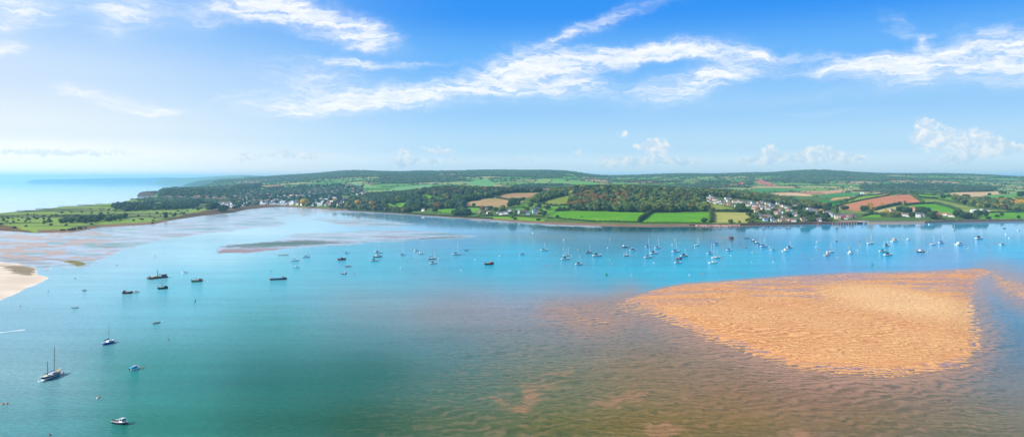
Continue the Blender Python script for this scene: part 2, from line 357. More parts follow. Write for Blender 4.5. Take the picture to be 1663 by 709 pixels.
# ---- fields read from the survey: (name, colour, polygon, depth range)
G1, G2 = (92, 152, 14), (104, 160, 22)
FIELDS = [
 ('meadow', (96, 158, 10), [(886, 353.5), (907, 343), (930, 342.5), (1054, 345), (1042, 353), (1034, 360.5), (960, 359), (930, 356.5)], 1500, 2100),
 ('meadow', (96, 160, 10), [(1058, 346), (1152, 344.5), (1153.5, 361.8), (1038, 361.2)], 1500, 2100),
 ('hay_field', (172, 170, 84), [(1156.5, 344), (1212, 344.5), (1224, 361.5), (1157, 361.8)], 1500, 2100),
 ('pasture', (138, 148, 52), [(1135, 329), (1150, 329), (1197, 339.5), (1196, 342.5), (1160, 343.5), (1152, 338)], 1700, 2600),
 ('pasture', (128, 140, 52), [(866, 330.5), (900, 322.5), (927, 316.5), (926, 333), (900, 333.5), (884, 335)], 1700, 2700),
 ('pasture', (96, 150, 30), [(838, 341), (838, 335), (858, 331), (884, 336), (925, 334), (925, 341), (905, 342), (880, 351), (870, 345)], 1700, 2600),
 ('stubble_field', (176, 146, 96), [(754, 335), (760, 328.5), (785, 322.5), (810, 322.5), (836, 324.5), (852, 323), (848, 327), (828, 334), (826, 336), (800, 336.5), (775, 334.5)], 1900, 2700),
 ('ploughed_field', (178, 140, 98), [(800, 321.5), (818, 314), (873, 313), (866, 318), (852, 322), (828, 320), (836, 325), (812, 323)], 1900, 2800),
 ('meadow', (110, 160, 40), [(754, 337), (778, 337.5), (780, 343), (762, 346), (752, 343)], 1700, 2500),
 ('meadow', (92, 150, 34), [(615, 327), (636, 327.5), (636, 331), (655, 329), (666, 329), (664, 343), (650, 340), (630, 337), (620, 333)], 1900, 3200),
 ('meadow', (96, 152, 34), [(676, 319), (690, 316.2), (702, 318), (703, 323), (700, 327), (690, 329)], 1900, 3200),
 ('meadow', (96, 152, 34), [(705, 340), (740, 339), (738, 345.5), (706, 344)], 1700, 3200),
 ('meadow', (110, 158, 44), [(724, 327), (744, 326), (746, 334), (730, 333)], 1700, 3200),
 ('shore_grass', (112, 158, 24), [(776, 351.3), (840, 352), (885, 356), (883, 359.5), (830, 356), (775, 352.8)], 1500, 2300),
 ('ploughed_field', (196, 128, 86), [(1352, 337.5), (1363, 335), (1400, 325.5), (1440, 318.5), (1466, 316), (1477, 316), (1486, 320.5), (1499, 329.5), (1478, 331.5), (1462, 332), (1440, 334.5), (1418, 341), (1390, 342.5), (1372, 341)], 1850, 2800),
 ('meadow', (118, 156, 44), [(1363, 335), (1372, 328), (1400, 318.5), (1440, 314), (1466, 313.4), (1468, 315.6), (1440, 318), (1400, 325)], 1850, 3000),
 ('crop_field', (48, 128, 40), [(1318, 327), (1348, 324), (1352, 327), (1384, 321), (1372, 328), (1345, 337), (1334, 337)], 1850, 3400),
 ('stubble_field', (202, 156, 98), [(1348, 326), (1353, 321), (1400, 318), (1392, 321), (1366, 323)], 1850, 3600),
 ('meadow', (92, 158, 16), [(1470, 334), (1499, 331.5), (1520, 331), (1542, 336), (1560, 342.5), (1548, 347.5), (1536, 349.5), (1515, 346), (1500, 342), (1490, 338)], 1800, 2600),
 ('pasture', (136, 152, 66), [(1497, 323), (1520, 323.5), (1550, 330), (1590, 339.5), (1634, 341.5), (1632, 345), (1600, 345), (1572, 344.5), (1550, 337), (1522, 330), (1503, 328.5)], 1800, 2900),
 ('meadow', (108, 162, 26), [(1490, 315), (1520, 317.5), (1558, 322), (1554, 325), (1526, 323), (1496, 320)], 1850, 3300),
 ('stubble_field', (188, 178, 104), [(1418, 342), (1440, 338), (1462, 334), (1462, 337), (1448, 341), (1424, 346)], 1800, 2500),
 ('meadow', (98, 158, 18), [(1594, 346.5), (1663, 344), (1760, 343), (1760, 356), (1590, 356), (1596, 350)], 1650, 2300),
 ('meadow', (98, 158, 30), [(1408, 349), (1430, 348), (1430, 353), (1400, 353)], 1650, 2300),
 ('crop_field', (104, 158, 62), [(1588, 322), (1604, 317), (1645, 313.5), (1652, 313), (1660, 322), (1656, 325.5), (1612, 325.5), (1590, 324)], 2000, 4200),
 ('pasture', (120, 140, 60), [(1362, 339), (1390, 343), (1418, 343), (1416, 347), (1366, 345.5)], 1700, 2400),
 ('stubble_field', (214, 178, 128), [(1545, 313), (1580, 311.5), (1620, 311), (1650, 312), (1640, 313.4), (1600, 317), (1584, 321), (1560, 320), (1540, 317)], 2900, 5200),
 ('stubble_field', (220, 184, 132), [(1245, 314.5), (1262, 313), (1290, 313), (1318, 316), (1320, 318), (1260, 317)], 2900, 5200),
 ('stubble_field', (206, 156, 112), [(1335, 312), (1345, 309.5), (1370, 308), (1368, 310.5), (1350, 314.5), (1337, 315)], 2900, 5600),
 ('crop_field', (74, 142, 70), [(1225, 305), (1270, 305), (1312, 309), (1300, 310.5), (1225, 309.5)], 3000, 7000),
 ('crop_field', (70, 138, 62), [(1330, 320), (1348, 314), (1400, 312), (1400, 316.5), (1350, 320.5)], 2900, 5200),
 ('ploughed_field', (190, 108, 88), [(1168, 302.5), (1200, 298), (1206, 295.5), (1212, 297), (1200, 301), (1176, 304)], 4000, 9000),
 ('ploughed_field', (190, 110, 92), [(1226, 295), (1236, 291.5), (1246, 296), (1262, 300.5), (1256, 302.5), (1240, 300)], 4000, 9000),
 ('meadow', (140, 170, 84), [(869, 296), (875, 290.5), (893, 291), (890, 297), (872, 299)], 4000, 9000),
 ('meadow', (118, 168, 72), [(894, 298.5), (897, 291), (920, 292.5), (917, 299.5)], 4000, 9000),
 ('meadow', (112, 168, 64), [(920, 299.5), (928, 293), (974, 297.5), (972, 300)], 4000, 9000),
 ('crop_field', (120, 166, 100), [(560, 303), (568, 297.5), (585, 296), (590, 300), (585, 304)], 3300, 9000),
 ('crop_field', (118, 168, 100), [(632, 308), (645, 303), (700, 299), (702, 304), (670, 309)], 3300, 9000),
 ('meadow', (130, 175, 90), [(586, 304.5), (594, 298), (604, 302), (620, 303), (606, 304.6)], 3300, 9000),
 ('meadow', (110, 165, 90), [(755, 300), (770, 293), (790, 290.5), (806, 298), (800, 303)], 3300, 9000),
]
WARREN = (116, 140, 58)
# face centres
uc = (U[:-1] + U[1:]) / 2
fx = (UU[:-1, :-1] + UU[1:, 1:]) / 2; fy = (PY[:-1, :-1] + PY[1:, 1:] + PY[1:, :-1] + PY[:-1, 1:]) / 4; fd = (DD[:-1, :-1] + DD[1:, 1:]) / 2
fz_ = (ZG[:-1, :-1] + ZG[1:, 1:]) / 2
fid = np.zeros(fx.shape, int)
wob = (fbm(fx / 9.0, fd / 40.0, 31, 2) - 0.5) * 1.6
for k, (nm, c, poly, d0, d1) in enumerate(FIELDS):
    bx = [p[0] for p in poly]
    i0, i1 = np.searchsorted(uc, min(bx) - 3), np.searchsorted(uc, max(bx) + 3)
    s = np.s_[i0:i1]
    q = inpoly(fx[s] + wob[s], fy[s], poly) & (fd[s] > d0) & (fd[s] < d1)
    fid[s][q] = k + 1
# ---- vertex colours of the open country: a patchwork of fields (jittered Voronoi) under woods on the high ground
def patchwork(X, Y, size, seed):
    gx, gy = X / size, Y / (size * 1.25); best = np.full(X.shape, 1e9); sec = best.copy(); idv = np.zeros(X.shape)
    for ox in (-1, 0, 1):
        for oy in (-1, 0, 1):
            cx_ = np.floor(gx) + ox; cy_ = np.floor(gy) + oy
            px_ = cx_ + 0.12 + 0.76 * hash2(cx_, cy_, seed); py_ = cy_ + 0.12 + 0.76 * hash2(cx_, cy_, seed + 5)
            d = np.maximum(np.abs(gx - px_), np.abs(gy - py_)) * .6 + np.hypot(gx - px_, gy - py_) * .4; h = hash2(cx_, cy_, seed + 9)
            n = d < best
            sec = np.where(n, best, np.minimum(sec, d)); idv = np.where(n, h, idv); best = np.where(n, d, best)
    return idv, (sec - best) * size * 0.5
PAL = s2l(np.array([(118, 158, 66), (124, 158, 70), (140, 168, 84), (96, 146, 58), (150, 164, 92), (86, 138, 52), (172, 168, 104), (120, 160, 60), (190, 158, 110), (106, 150, 66), (92, 140, 56), (184, 130, 98)]))
WOODC = s2l(np.array((40, 62, 34)))
def woodiness(X, Y, Z):
    w = fbm(X / 700 + 9, Y / 800 + 4, 41, 4)
    hi = sstep(Z, 105, 150) * 0.19 + sstep(Z, 70, 100) * 0.06
    left = sstep(-X / Y, 0.05, 0.3) * 0.02
    return w + hi + left
def country(X, Y, Z):
    wx = X + 30 * (vnoise(X / 90, Y / 90, 3) - .5); wy = Y + 30 * (vnoise(X / 90, Y / 90, 4) - .5)
    a = 0.35; rx = wx * math.cos(a) - wy * math.sin(a); ry = wx * math.sin(a) + wy * math.cos(a)
    idv, e = patchwork(rx, ry, 260.0, 2)
    return idv, e, woodiness(X, Y, Z)
idv, ed, wd = country(XX, DD, ZG)
colr = PAL[np.clip((idv * len(PAL)).astype(int), 0, len(PAL) - 1)]
hed = np.exp(-(ed / (10 + DD / 900)) ** 2)[..., None]
colr = colr * (1 - 0.8 * hed) + WOODC * 0.8 * hed
wm = sstep(wd, 0.64, 0.67)[..., None]
colr = colr * (1 - wm) + WOODC * wm
# near shore ground between the fields: rough grass, gardens
near = sstep(DD, 3300, 2900)[..., None]
rough = s2l(np.array((88, 112, 46))) * (0.7 + 0.6 * fbm(XX / 30, DD / 40, 8, 4)[..., None])
colr = colr * (1 - near) + rough * near
# the warren: links turf with fairways
wr = ((UU < 470) & (DD < 3600)).astype(float)[..., None]
fair = sstep(fbm(XX / 260 + 2, DD / 90, 51, 3), 0.50, 0.56)[..., None]
scrub = sstep(fbm(XX / 70, DD / 60, 52, 3), 0.56, 0.64)[..., None]
wc = s2l(np.array((112, 122, 66))) * (1 - fair) + s2l(np.array((138, 162, 66))) * fair
wc = wc * (1 - scrub * .8 * (1 - fair)) + s2l(np.array((60, 70, 40))) * scrub * .8 * (1 - fair)
colr = colr * (1 - wr) + wc * wr
# foreshore: shingle and brown weed at the foot, red earth cliffs at sea
sh = sstep(ZG, 2.0, 1.35)[..., None]
beach = s2l(np.array((142, 112, 88))) * (0.75 + 0.5 * fbm(XX / 20, DD / 14, 61, 3)[..., None])
seab = ((tN < tS) & (UU < 262))[..., None]
beach = np.where(seab, s2l(np.array((205, 190, 165))), beach)
marsh = ((UU > 270) & (UU < 470) & (DD < 3300))[..., None] | ((UU < 60) & (tS < 260))[..., None]
shm = np.where(marsh, sstep(tS - np.clip((UU - 270) * 4, 0, 340) + 120 * (fbm(UU / 20, DD / 60, 64, 3) - .5), 20, -20)[..., None] * (UU > 270)[..., None] + sstep(tS - np.clip((60 - UU) * 2.2, 0, 150) + 60 * (fbm(UU / 20, DD / 60, 63, 3) - .5), 12, -12)[..., None] * (UU <= 270)[..., None], sh)
beach = np.where(marsh, s2l(np.array((112, 88, 58))) * (0.7 + 0.6 * fbm(XX / 40, DD / 25, 62, 3)[..., None]), beach)
colr = colr * (1 - shm) + beach * shm
colr = np.clip(colr, 0, 1)

mt = bpy.data.materials.new('countryside'); mt.use_nodes = True; n = NT(mt.node_tree); bs = n.n['Principled BSDF']
a_ = n.new('ShaderNodeAttribute', attribute_name='tone'); geo = n.new('ShaderNodeNewGeometry').outputs['Position']
nz = n.noise(geo, 0.03, 6, 0.62); nz2 = n.noise(geo, 0.4, 3, 0.6)
k = n.m('MULTIPLY_ADD', nz, 0.8, 0.6); k = n.m('MULTIPLY', k, n.m('MULTIPLY_ADD', nz2, 0.3, 0.85))
v_ = n.new('ShaderNodeVectorMath', operation='SCALE'); n.l.new(a_.outputs['Color'], v_.inputs[0]); n.l.new(k, v_.inputs[3])
n.l.new(v_.outputs[0], bs.inputs['Base Color']); bs.inputs['Roughness'].default_value = .95; bs.inputs['Specular IOR Level'].default_value = .1
def fieldmat(name, c, seed):
    m = bpy.data.materials.new(name); m.use_nodes = True; n = NT(m.node_tree); bs = n.n['Principled BSDF']
    geo = n.new('ShaderNodeNewGeometry').outputs['Position']
    a = n.noise(n.mapping(geo, (1, 1, 1), loc=(seed * 31, 0, 0)), 0.012, 5, 0.6); b = n.noise(geo, 0.25, 4, 0.65)
    rows = n.noise(n.mapping(geo, (0.25, 0.02, 0), rot=(0, 0, seed * 1.3)), 1.0, 3, 0.6)
    k = n.m('MULTIPLY_ADD', a, 0.5, 0.75); k = n.m('MULTIPLY', k, n.m('MULTIPLY_ADD', b, 0.35, 0.82)); k = n.m('MULTIPLY', k, n.m('MULTIPLY_ADD', rows, 0.5, 0.75))
    base = n.mix(n.ss(a, 0.5, 0.75), rgba(c), rgba((min(255, c[0] + 22), c[1] + 4, c[2] + 14)))
    v_ = n.new('ShaderNodeVectorMath', operation='SCALE'); n.l.new(base, v_.inputs[0]); n.l.new(k, v_.inputs[3])
    n.l.new(v_.outputs[0], bs.inputs['Base Color']); bs.inputs['Roughness'].default_value = .95; bs.inputs['Specular IOR Level'].default_value = .1
    return m
VT = np.stack([XX, DD, ZG], -1).reshape(-1, 3); idx = np.arange(NU * ND).reshape(NU, ND)
Q = np.stack([idx[:-1, :-1], idx[1:, :-1], idx[1:, 1:], idx[:-1, 1:]], -1)
def sub(Fq, *arrs):
    us, inv = np.unique(Fq.ravel(), return_inverse=True)
    return us, inv.reshape(Fq.shape)
fq = Q[fid == 0]
zq = ZG.ravel()[fq].max(1); fq = fq[zq > -3.9]
us, q = sub(fq)
obj('terrain', mesh('terrain', VT[us], q, mt, True, colors={'tone': colr.reshape(-1, 3)[us]}), kind='structure')
for k, (nm, c, poly, d0, d1) in enumerate(FIELDS):
    fq = Q[fid == k + 1]
    if len(fq) == 0: continue
    us, q = sub(fq)
    obj(nm, mesh(nm, VT[us], q, fieldmat(nm, c, k + 1), True), kind='structure')

# ================================================================ WATER, FLATS AND BANKS
wy = np.concatenate([np.geomspace(1600, 720, 60)[:-1], np.arange(720, 300, -0.9), np.array([300, 297, 295.2, 294.2, 293.75])])
wu = np.arange(-420, 2081, 3.0); WU, WY = np.meshgrid(wu, wy, indexing='ij')
WD = CAMZ * F / (WY - HY); WX = (WU - CX) * WD / F
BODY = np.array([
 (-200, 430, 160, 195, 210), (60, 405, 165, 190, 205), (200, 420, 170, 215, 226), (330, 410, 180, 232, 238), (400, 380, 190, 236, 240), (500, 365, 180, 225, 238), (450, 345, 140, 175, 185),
 (600, 350, 130, 175, 195), (720, 372, 120, 182, 215), (850, 372, 80, 150, 170), (900, 371, 40, 80, 84), (960, 372.5, 24, 60, 62), (1050, 373.5, 24, 58, 60), (1120, 372.5, 34, 76, 84), (960, 380, 70, 160, 190), (1080, 382, 60, 160, 190), (1180, 371, 50, 110, 130), (1250, 376, 60, 155, 192), (1400, 372, 70, 165, 205), (1650, 368, 95, 180, 215),  # dark points below the wooded shore paint its reflection into the water colour
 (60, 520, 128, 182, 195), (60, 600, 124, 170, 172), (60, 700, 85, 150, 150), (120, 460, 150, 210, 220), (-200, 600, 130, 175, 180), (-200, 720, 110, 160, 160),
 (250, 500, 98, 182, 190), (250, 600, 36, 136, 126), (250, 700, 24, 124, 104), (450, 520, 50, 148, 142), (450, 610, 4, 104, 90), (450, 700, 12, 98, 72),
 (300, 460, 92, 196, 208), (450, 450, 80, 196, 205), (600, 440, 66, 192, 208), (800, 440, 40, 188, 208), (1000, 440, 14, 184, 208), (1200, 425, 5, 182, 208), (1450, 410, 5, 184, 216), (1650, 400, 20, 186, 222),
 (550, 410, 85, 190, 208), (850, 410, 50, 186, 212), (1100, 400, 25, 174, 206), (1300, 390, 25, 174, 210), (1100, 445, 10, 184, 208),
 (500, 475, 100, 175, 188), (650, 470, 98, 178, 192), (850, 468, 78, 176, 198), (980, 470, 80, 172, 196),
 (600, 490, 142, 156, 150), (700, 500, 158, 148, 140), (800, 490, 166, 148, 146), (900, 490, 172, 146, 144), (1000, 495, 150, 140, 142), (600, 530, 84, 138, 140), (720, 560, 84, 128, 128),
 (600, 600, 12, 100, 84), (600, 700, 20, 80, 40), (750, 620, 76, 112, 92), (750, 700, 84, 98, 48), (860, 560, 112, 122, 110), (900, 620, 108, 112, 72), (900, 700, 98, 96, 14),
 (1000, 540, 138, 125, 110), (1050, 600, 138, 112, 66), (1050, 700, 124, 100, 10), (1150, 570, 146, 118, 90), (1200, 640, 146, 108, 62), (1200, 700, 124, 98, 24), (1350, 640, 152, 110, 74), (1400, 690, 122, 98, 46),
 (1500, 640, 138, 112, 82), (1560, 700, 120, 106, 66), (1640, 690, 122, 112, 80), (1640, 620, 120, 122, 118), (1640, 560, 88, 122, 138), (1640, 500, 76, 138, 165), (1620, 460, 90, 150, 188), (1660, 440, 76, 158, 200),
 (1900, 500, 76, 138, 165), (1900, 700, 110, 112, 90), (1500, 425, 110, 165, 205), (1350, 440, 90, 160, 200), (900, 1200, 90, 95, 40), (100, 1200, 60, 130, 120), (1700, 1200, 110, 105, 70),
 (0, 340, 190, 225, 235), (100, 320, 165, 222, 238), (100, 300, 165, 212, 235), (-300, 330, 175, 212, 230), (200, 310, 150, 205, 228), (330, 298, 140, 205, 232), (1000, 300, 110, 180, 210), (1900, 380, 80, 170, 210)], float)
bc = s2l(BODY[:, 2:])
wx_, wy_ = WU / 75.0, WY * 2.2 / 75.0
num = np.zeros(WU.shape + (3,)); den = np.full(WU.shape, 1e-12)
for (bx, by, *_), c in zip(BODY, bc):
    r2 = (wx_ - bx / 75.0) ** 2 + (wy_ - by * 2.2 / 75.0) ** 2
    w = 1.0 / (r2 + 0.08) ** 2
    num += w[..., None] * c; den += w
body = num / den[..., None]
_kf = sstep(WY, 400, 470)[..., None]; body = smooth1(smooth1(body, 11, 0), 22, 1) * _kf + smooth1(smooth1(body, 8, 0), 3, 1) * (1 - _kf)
SB = [(1018, 486), (1040, 478), (1062, 471), (1110, 461.5), (1180, 457), (1280, 449.5), (1380, 444), (1500, 441.5), (1560, 438), (1590, 435.5), (1606, 438), (1592, 446), (1578, 460), (1574, 490), (1579, 520), (1585, 545), (1582, 565), (1566, 585), (1530, 598), (1450, 606), (1400, 604), (1350, 602), (1300, 597), (1250, 582), (1200, 563), (1150, 545), (1100, 523), (1060, 503)]
d_sb = sdist(WU, WY, SB, 1.4)
top = sstep(WU * 0 + WY, 480, 455)                         # the north edge is steep, the south side shelves gently
sand = np.where(d_sb > 0, 0.10 + d_sb / 46.0, d_sb / 46.0 + 0.10)
northness = sdist(WU, WY, [(600, 489), (1000, 489)] + SB[:10] + [(1640, 445), (1700, 500), (1700, 300), (600, 300)], 1.4)
sand = np.where((northness > 0), np.minimum(sand, -np.abs(northness) / 5.0), sand)
eastness = sstep(WU, 1578, 1600) * (WY > 440)
sand = np.clip(sand, -3, 0.9)
# wisps of half drowned sand west of the bank, and the small bar east of it
for poly, lv in (([(985, 500), (1020, 484), (1050, 498), (1090, 520), (1040, 512)], -.1), ([(1614, 448), (1640, 456), (1700, 478), (1700, 500), (1650, 478), (1622, 462)], .02), ([(900, 505), (1000, 490), (1040, 515), (960, 530)], -.22)):
    sand = np.maximum(sand, np.clip(lv + sdist(WU, WY, poly, 1.4) / 40.0, -3, lv + .06))
BEACH = [(-420, 424), (0, 424), (28, 426), (60, 433), (62, 444), (82, 450), (70, 458), (46, 468), (0, 489), (-420, 640)]
d_b = sdist(WU, WY, BEACH, 1.6)
DARK = [(12, 427.5), (35, 429), (55, 431), (66, 436), (58, 444), (54, 450), (20, 446), (0, 436), (-80, 430)]
d_d = sdist(WU, WY, DARK, 2.2)
SPIT = [(72, 419.5), (110, 421), (133, 423), (141, 428), (130, 434), (118, 430), (98, 424)]
d_s2 = sdist(WU, WY, SPIT, 2.2)
MUDL = [(-420, 428), (0, 424), (40, 430), (78, 440), (84, 432), (110, 436), (140, 436), (160, 424), (200, 407), (240, 396), (280, 387.5), (320, 383), (359, 378.5), (418, 370), (456, 368), (469, 362.5), (455, 357.5), (447, 353.5), (470, 350), (530, 347.5), (560, 346), (640, 349), (720, 355), (800, 361), (890, 367), (980, 371), (980, 362), (560, 335), (460, 328), (300, 345), (200, 362), (0, 366), (-420, 366)]
MUDC = [(352, 401), (368, 396), (440, 391), (470, 384), (452, 384), (480, 378), (540, 377), (620, 372), (720, 376), (790, 384), (740, 388.5), (660, 391), (600, 395), (560, 398.5), (500, 402), (440, 407), (400, 411), (355, 412), (350, 409)]
MUDR = [(475, 353.5), (530, 350), (575, 352), (640, 356), (700, 362), (640, 372), (560, 370), (520, 362), (490, 357)]
d_ml = sdist(WU, WY, MUDL, 2.2); d_mc = sdist(WU, WY, MUDC, 2.2); d_mr = sdist(WU, WY, MUDR, 2.2)
mud = np.clip(np.maximum(np.maximum(d_ml, d_mc), d_mr - 6) / 22.0, -1.5, 1)
WEED = [(356, 401), (370, 396), (440, 391), (500, 388), (560, 392), (640, 389), (720, 382.5), (790, 382), (740, 387.5), (660, 390), (600, 393.5), (540, 397), (480, 401), (420, 403), (372, 403)]
weed = np.clip(sdist(WU, WY, WEED, 2.6) / 12.0, -1, 1)
LILAC = [(350, 411), (362, 404), (420, 404), (480, 401.5), (560, 397), (640, 392), (560, 399), (480, 404.5), (420, 409.5), (372, 413)]
lilac = np.clip(sdist(WU, WY, LILAC, 2.6) / 6.0, -1, 1)
# brown and pinkish banks of the inner flats
brown = np.clip(fbm(WU / 30.0, WY / 3.4, 71, 4) * 2.7 - 1.02, 0, 1) * sstep(WU, 300, 60) * sstep(WY, 372, 378) * sstep(WY, 428, 415)
PATCH = [[(778, 642), (800, 640), (838, 655), (846, 630), (870, 614), (905, 622), (880, 640), (868, 668), (850, 675), (820, 662)], [(958, 655), (1000, 640), (1030, 625), (1056, 636), (1052, 650), (1020, 658), (980, 664)], [(1040, 690), (1090, 680), (1120, 700), (1080, 715), (1040, 712)], [(880, 602), (930, 596), (940, 606), (890, 612)], [(1280, 690), (1330, 696), (1330, 720), (1280, 720)], [(1090, 640), (1130, 638), (1120, 655)]]
patch = np.full(WU.shape, -1.0)
for p in PATCH: patch = np.maximum(patch, np.clip(sdist(WU, WY, p, 1.3) / 26.0, -1, 1))
shoal = sstep(WY, 470, 500) * sstep(WU + (WY - 480) * 0.6, 600, 960) * sstep(WU, 1700, 1600)
foam = np.maximum(np.clip(1 - np.abs(sdist(WU, WY, [tuple(p) for p in SEAC[:11]], 2.6, False)) / 14.0, -1, 1), np.clip(1 - np.abs(sdist(WU, WY, [(-5, 540), (20, 537), (40, 535)], 2.0, False)) / 5.0, -1, 1) * .9)
foam = np.where((WU > 262), -1, foam)
wz = 0.012 * 0 * WU
wz = wz + 0.9 * sstep(np.clip(sand, 0, 1), 0.0, .9) + 2.2 * sstep(d_b / 60.0, 0, 1)
zid = np.zeros(WU.shape, int)          # 1 sandbank 2 beach 3 mudflat 4 sea
zid[(mud > 0.0)] = 3; zid[sand > 0.02] = 1; zid[(d_b > 0)] = 2
landd = WD > seaY(WU) - 60
zid[landd & (WU < 420)] = 4
zid[(WY < 330) & (zid != 4)] = 4

mw = bpy.data.materials.new('estuary_surface'); mw.use_nodes = True; n = NT(mw.node_tree); bs = n.n['Principled BSDF']
def A(nm, out='Fac'): return n.new('ShaderNodeAttribute', attribute_name=nm).outputs[out]
geo = n.new('ShaderNodeNewGeometry').outputs['Position']
flat = n.v('MULTIPLY', geo, (1, 1, 0))
gs = n.new('ShaderNodeSeparateXYZ'); n.l.new(flat, gs.inputs[0]); gx_, gy_ = gs.outputs[0], gs.outputs[1]
# sand ripples: long crests, wandering
lowf = n.noise(flat, 0.018, 3, 0.5); midf = n.noise(flat, 0.10, 3, 0.6)
ph = n.m('ADD', n.m('MULTIPLY', n.m('ADD', n.m('MULTIPLY', gx_, 0.10), gy_), 2 * math.pi / 5.6), n.m('ADD', n.m('MULTIPLY', lowf, 30.0), n.m('MULTIPLY', midf, 22.0)))
ph2 = n.m('ADD', n.m('MULTIPLY', n.m('ADD', n.m('MULTIPLY', gx_, -0.42), gy_), 2 * math.pi / 8.4), n.m('MULTIPLY', n.noise(flat, 0.055, 4, 0.6), 26.0))
rsel = n.ss(n.noise(flat, 0.022, 2, 0.5), 0.44, 0.58)
rip = n.m('ADD', n.m('MULTIPLY', n.m('SINE', ph), n.m('SUBTRACT', 1.0, rsel)), n.m('MULTIPLY', n.m('SINE', ph2), rsel))
brk = n.noise(n.mapping(flat, (0.11, 0.09, 1)), 1.6, 4, 0.65)
ripf = n.m('MULTIPLY', n.m('MULTIPLY_ADD', rip, 0.5, 0.0), n.ss(brk, 0.34, 0.62, 0.1, 1.4))
fine = n.noise(n.mapping(flat, (0.35, 1.1, 1)), 0.8, 4, 0.6)
sandA = A('sand'); shoalA = A('shoal'); mudA = A('mud'); weedA = A('weed'); patA = A('patch'); brA = A('brown'); lilA = A('lilac'); beaA = A('beach'); darA = A('dark'); spA = A('spit'); foA = A('foam')
big = n.noise(n.mapping(flat, (0.010, 0.016, 1)), 1.0, 5, 0.6)
h = n.m('ADD', sandA, n.m('ADD', n.m('MULTIPLY', ripf, n.ss(sandA, 0.75, 0.0, 0.16, 0.36)), n.m('MULTIPLY', n.m('SUBTRACT', fine, 0.5), 0.18)))
h = n.m('ADD', h, n.m('MULTIPLY', n.m('SUBTRACT', big, 0.5), 0.35))
dry = n.ss(h, -0.03, 0.13)
pool = n.m('MULTIPLY', n.ss(n.noise(n.mapping(flat, (0.006, 0.02, 1)), 1.3, 4, 0.6), 0.45, 0.53), n.ss(gy_, 540, 660))
pool = n.m('MULTIPLY', pool, n.ss(n.m('ADD', rip, n.m('MULTIPLY', fine, 2.0)), 2.2, 0.7))
# open water body with wind streaks and cat's paws
streak = n.noise(n.mapping(flat, (0.004, 0.03, 1), rot=(0, 0, 0.12)), 1.0, 5, 0.6)
chop = n.noise(n.mapping(flat, (0.30, 0.75, 1), rot=(0, 0, 0.35)), 1.0, 4, 0.62)
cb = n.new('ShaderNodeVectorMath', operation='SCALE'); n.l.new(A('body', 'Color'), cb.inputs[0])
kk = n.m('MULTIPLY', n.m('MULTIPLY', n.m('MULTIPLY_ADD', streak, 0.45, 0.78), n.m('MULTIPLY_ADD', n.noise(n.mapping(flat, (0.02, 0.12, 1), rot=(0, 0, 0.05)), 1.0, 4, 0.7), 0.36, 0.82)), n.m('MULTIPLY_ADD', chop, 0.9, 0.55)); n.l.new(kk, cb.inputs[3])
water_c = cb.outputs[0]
# submerged ripples seen through the shallows
sub_r = n.m('MULTIPLY', n.m('ADD', n.m('MULTIPLY', ripf, 0.9), n.m('MULTIPLY', n.m('SUBTRACT', fine, .5), 0.9)), shoalA)
shallow = n.mix(n.m('ADD', n.m('MULTIPLY', sub_r, 0.55), n.m('MULTIPLY', n.m('POWER', n.ss(h, -1.7, 0.0), 1.6), 0.75), clamp=True), water_c, rgba((186, 138, 104)))
dk = n.m('MULTIPLY', n.m('MAXIMUM', n.m('MULTIPLY', sub_r, -1.0), 0.0), 0.85)
shallow = n.mix(dk, shallow, rgba((62, 70, 42)))
pm = n.m('MULTIPLY', n.ss(n.m('ADD', patA, n.m('MULTIPLY', n.m('SUBTRACT', n.noise(flat, 0.12, 5, 0.65), 0.5), 3.0)), -0.1, 0.5), n.m('MULTIPLY_ADD', ripf, 0.55, 0.52))
shallow = n.mix(pm, shallow, rgba((178, 128, 88)))
# weed clots
clot = n.m('MULTIPLY', n.ss(n.noise(n.mapping(flat, (0.2, 0.3, 1)), 1.0, 3, 0.5), 0.70, 0.74), shoalA)
shallow = n.mix(n.m('MULTIPLY', clot, 0.75), shallow, rgba((52, 48, 36)))
# mud flats: wet film with patches
mn = n.noise(n.mapping(flat, (0.005, 0.012, 1)), 1.2, 6, 0.66); mn2 = n.noise(n.mapping(flat, (0.03, 0.03, 1)), 1.0, 4, 0.6)
mudf = n.ss(n.m('ADD', mudA, n.m('MULTIPLY', n.m('SUBTRACT', mn2, 0.5), 1.1)), -0.04, 0.22)
mudc = n.ramp(mn, [(0.30, rgba((104, 128, 108))), (0.43, rgba((146, 174, 170))), (0.52, rgba((198, 208, 220))), (0.60, rgba((172, 162, 158))), (0.72, rgba((132, 112, 94)))])
mudc = n.mix(n.m('MULTIPLY', n.ss(mn2, 0.52, 0.7), 0.6), mudc, rgba((140, 158, 145)))
brm = n.ss(n.m('ADD', brA, n.m('MULTIPLY', n.m('SUBTRACT', mn2, 0.5), 0.8)), 0.25, 0.5)
mudc = n.mix(n.m('MULTIPLY', brm, 0.85), mudc, rgba((205, 160, 130)))
wn = n.noise(n.mapping(flat, (0.07, 0.10, 1)), 1.0, 4, 0.7)
wf = n.ss(n.m('ADD', n.m('MULTIPLY', weedA, 0.55), n.m('MULTIPLY', n.m('SUBTRACT', wn, 0.55), 1.6)), -0.05, 0.2)
wf2 = n.m('MULTIPLY', n.ss(n.noise(n.mapping(flat, (0.006, 0.03, 1)), 1.6, 5, 0.7), 0.58, 0.66), 0.75)
weedm = n.m('MULTIPLY', n.m('MAXIMUM', n.m('MULTIPLY', wf, n.ss(weedA, -0.3, 0.2)), n.m('MULTIPLY', wf2, n.ss(mudA, 0.1, 0.5))), mudf)
mudc = n.mix(n.m('MULTIPLY', weedm, 0.72), mudc, rgba((84, 104, 84)))
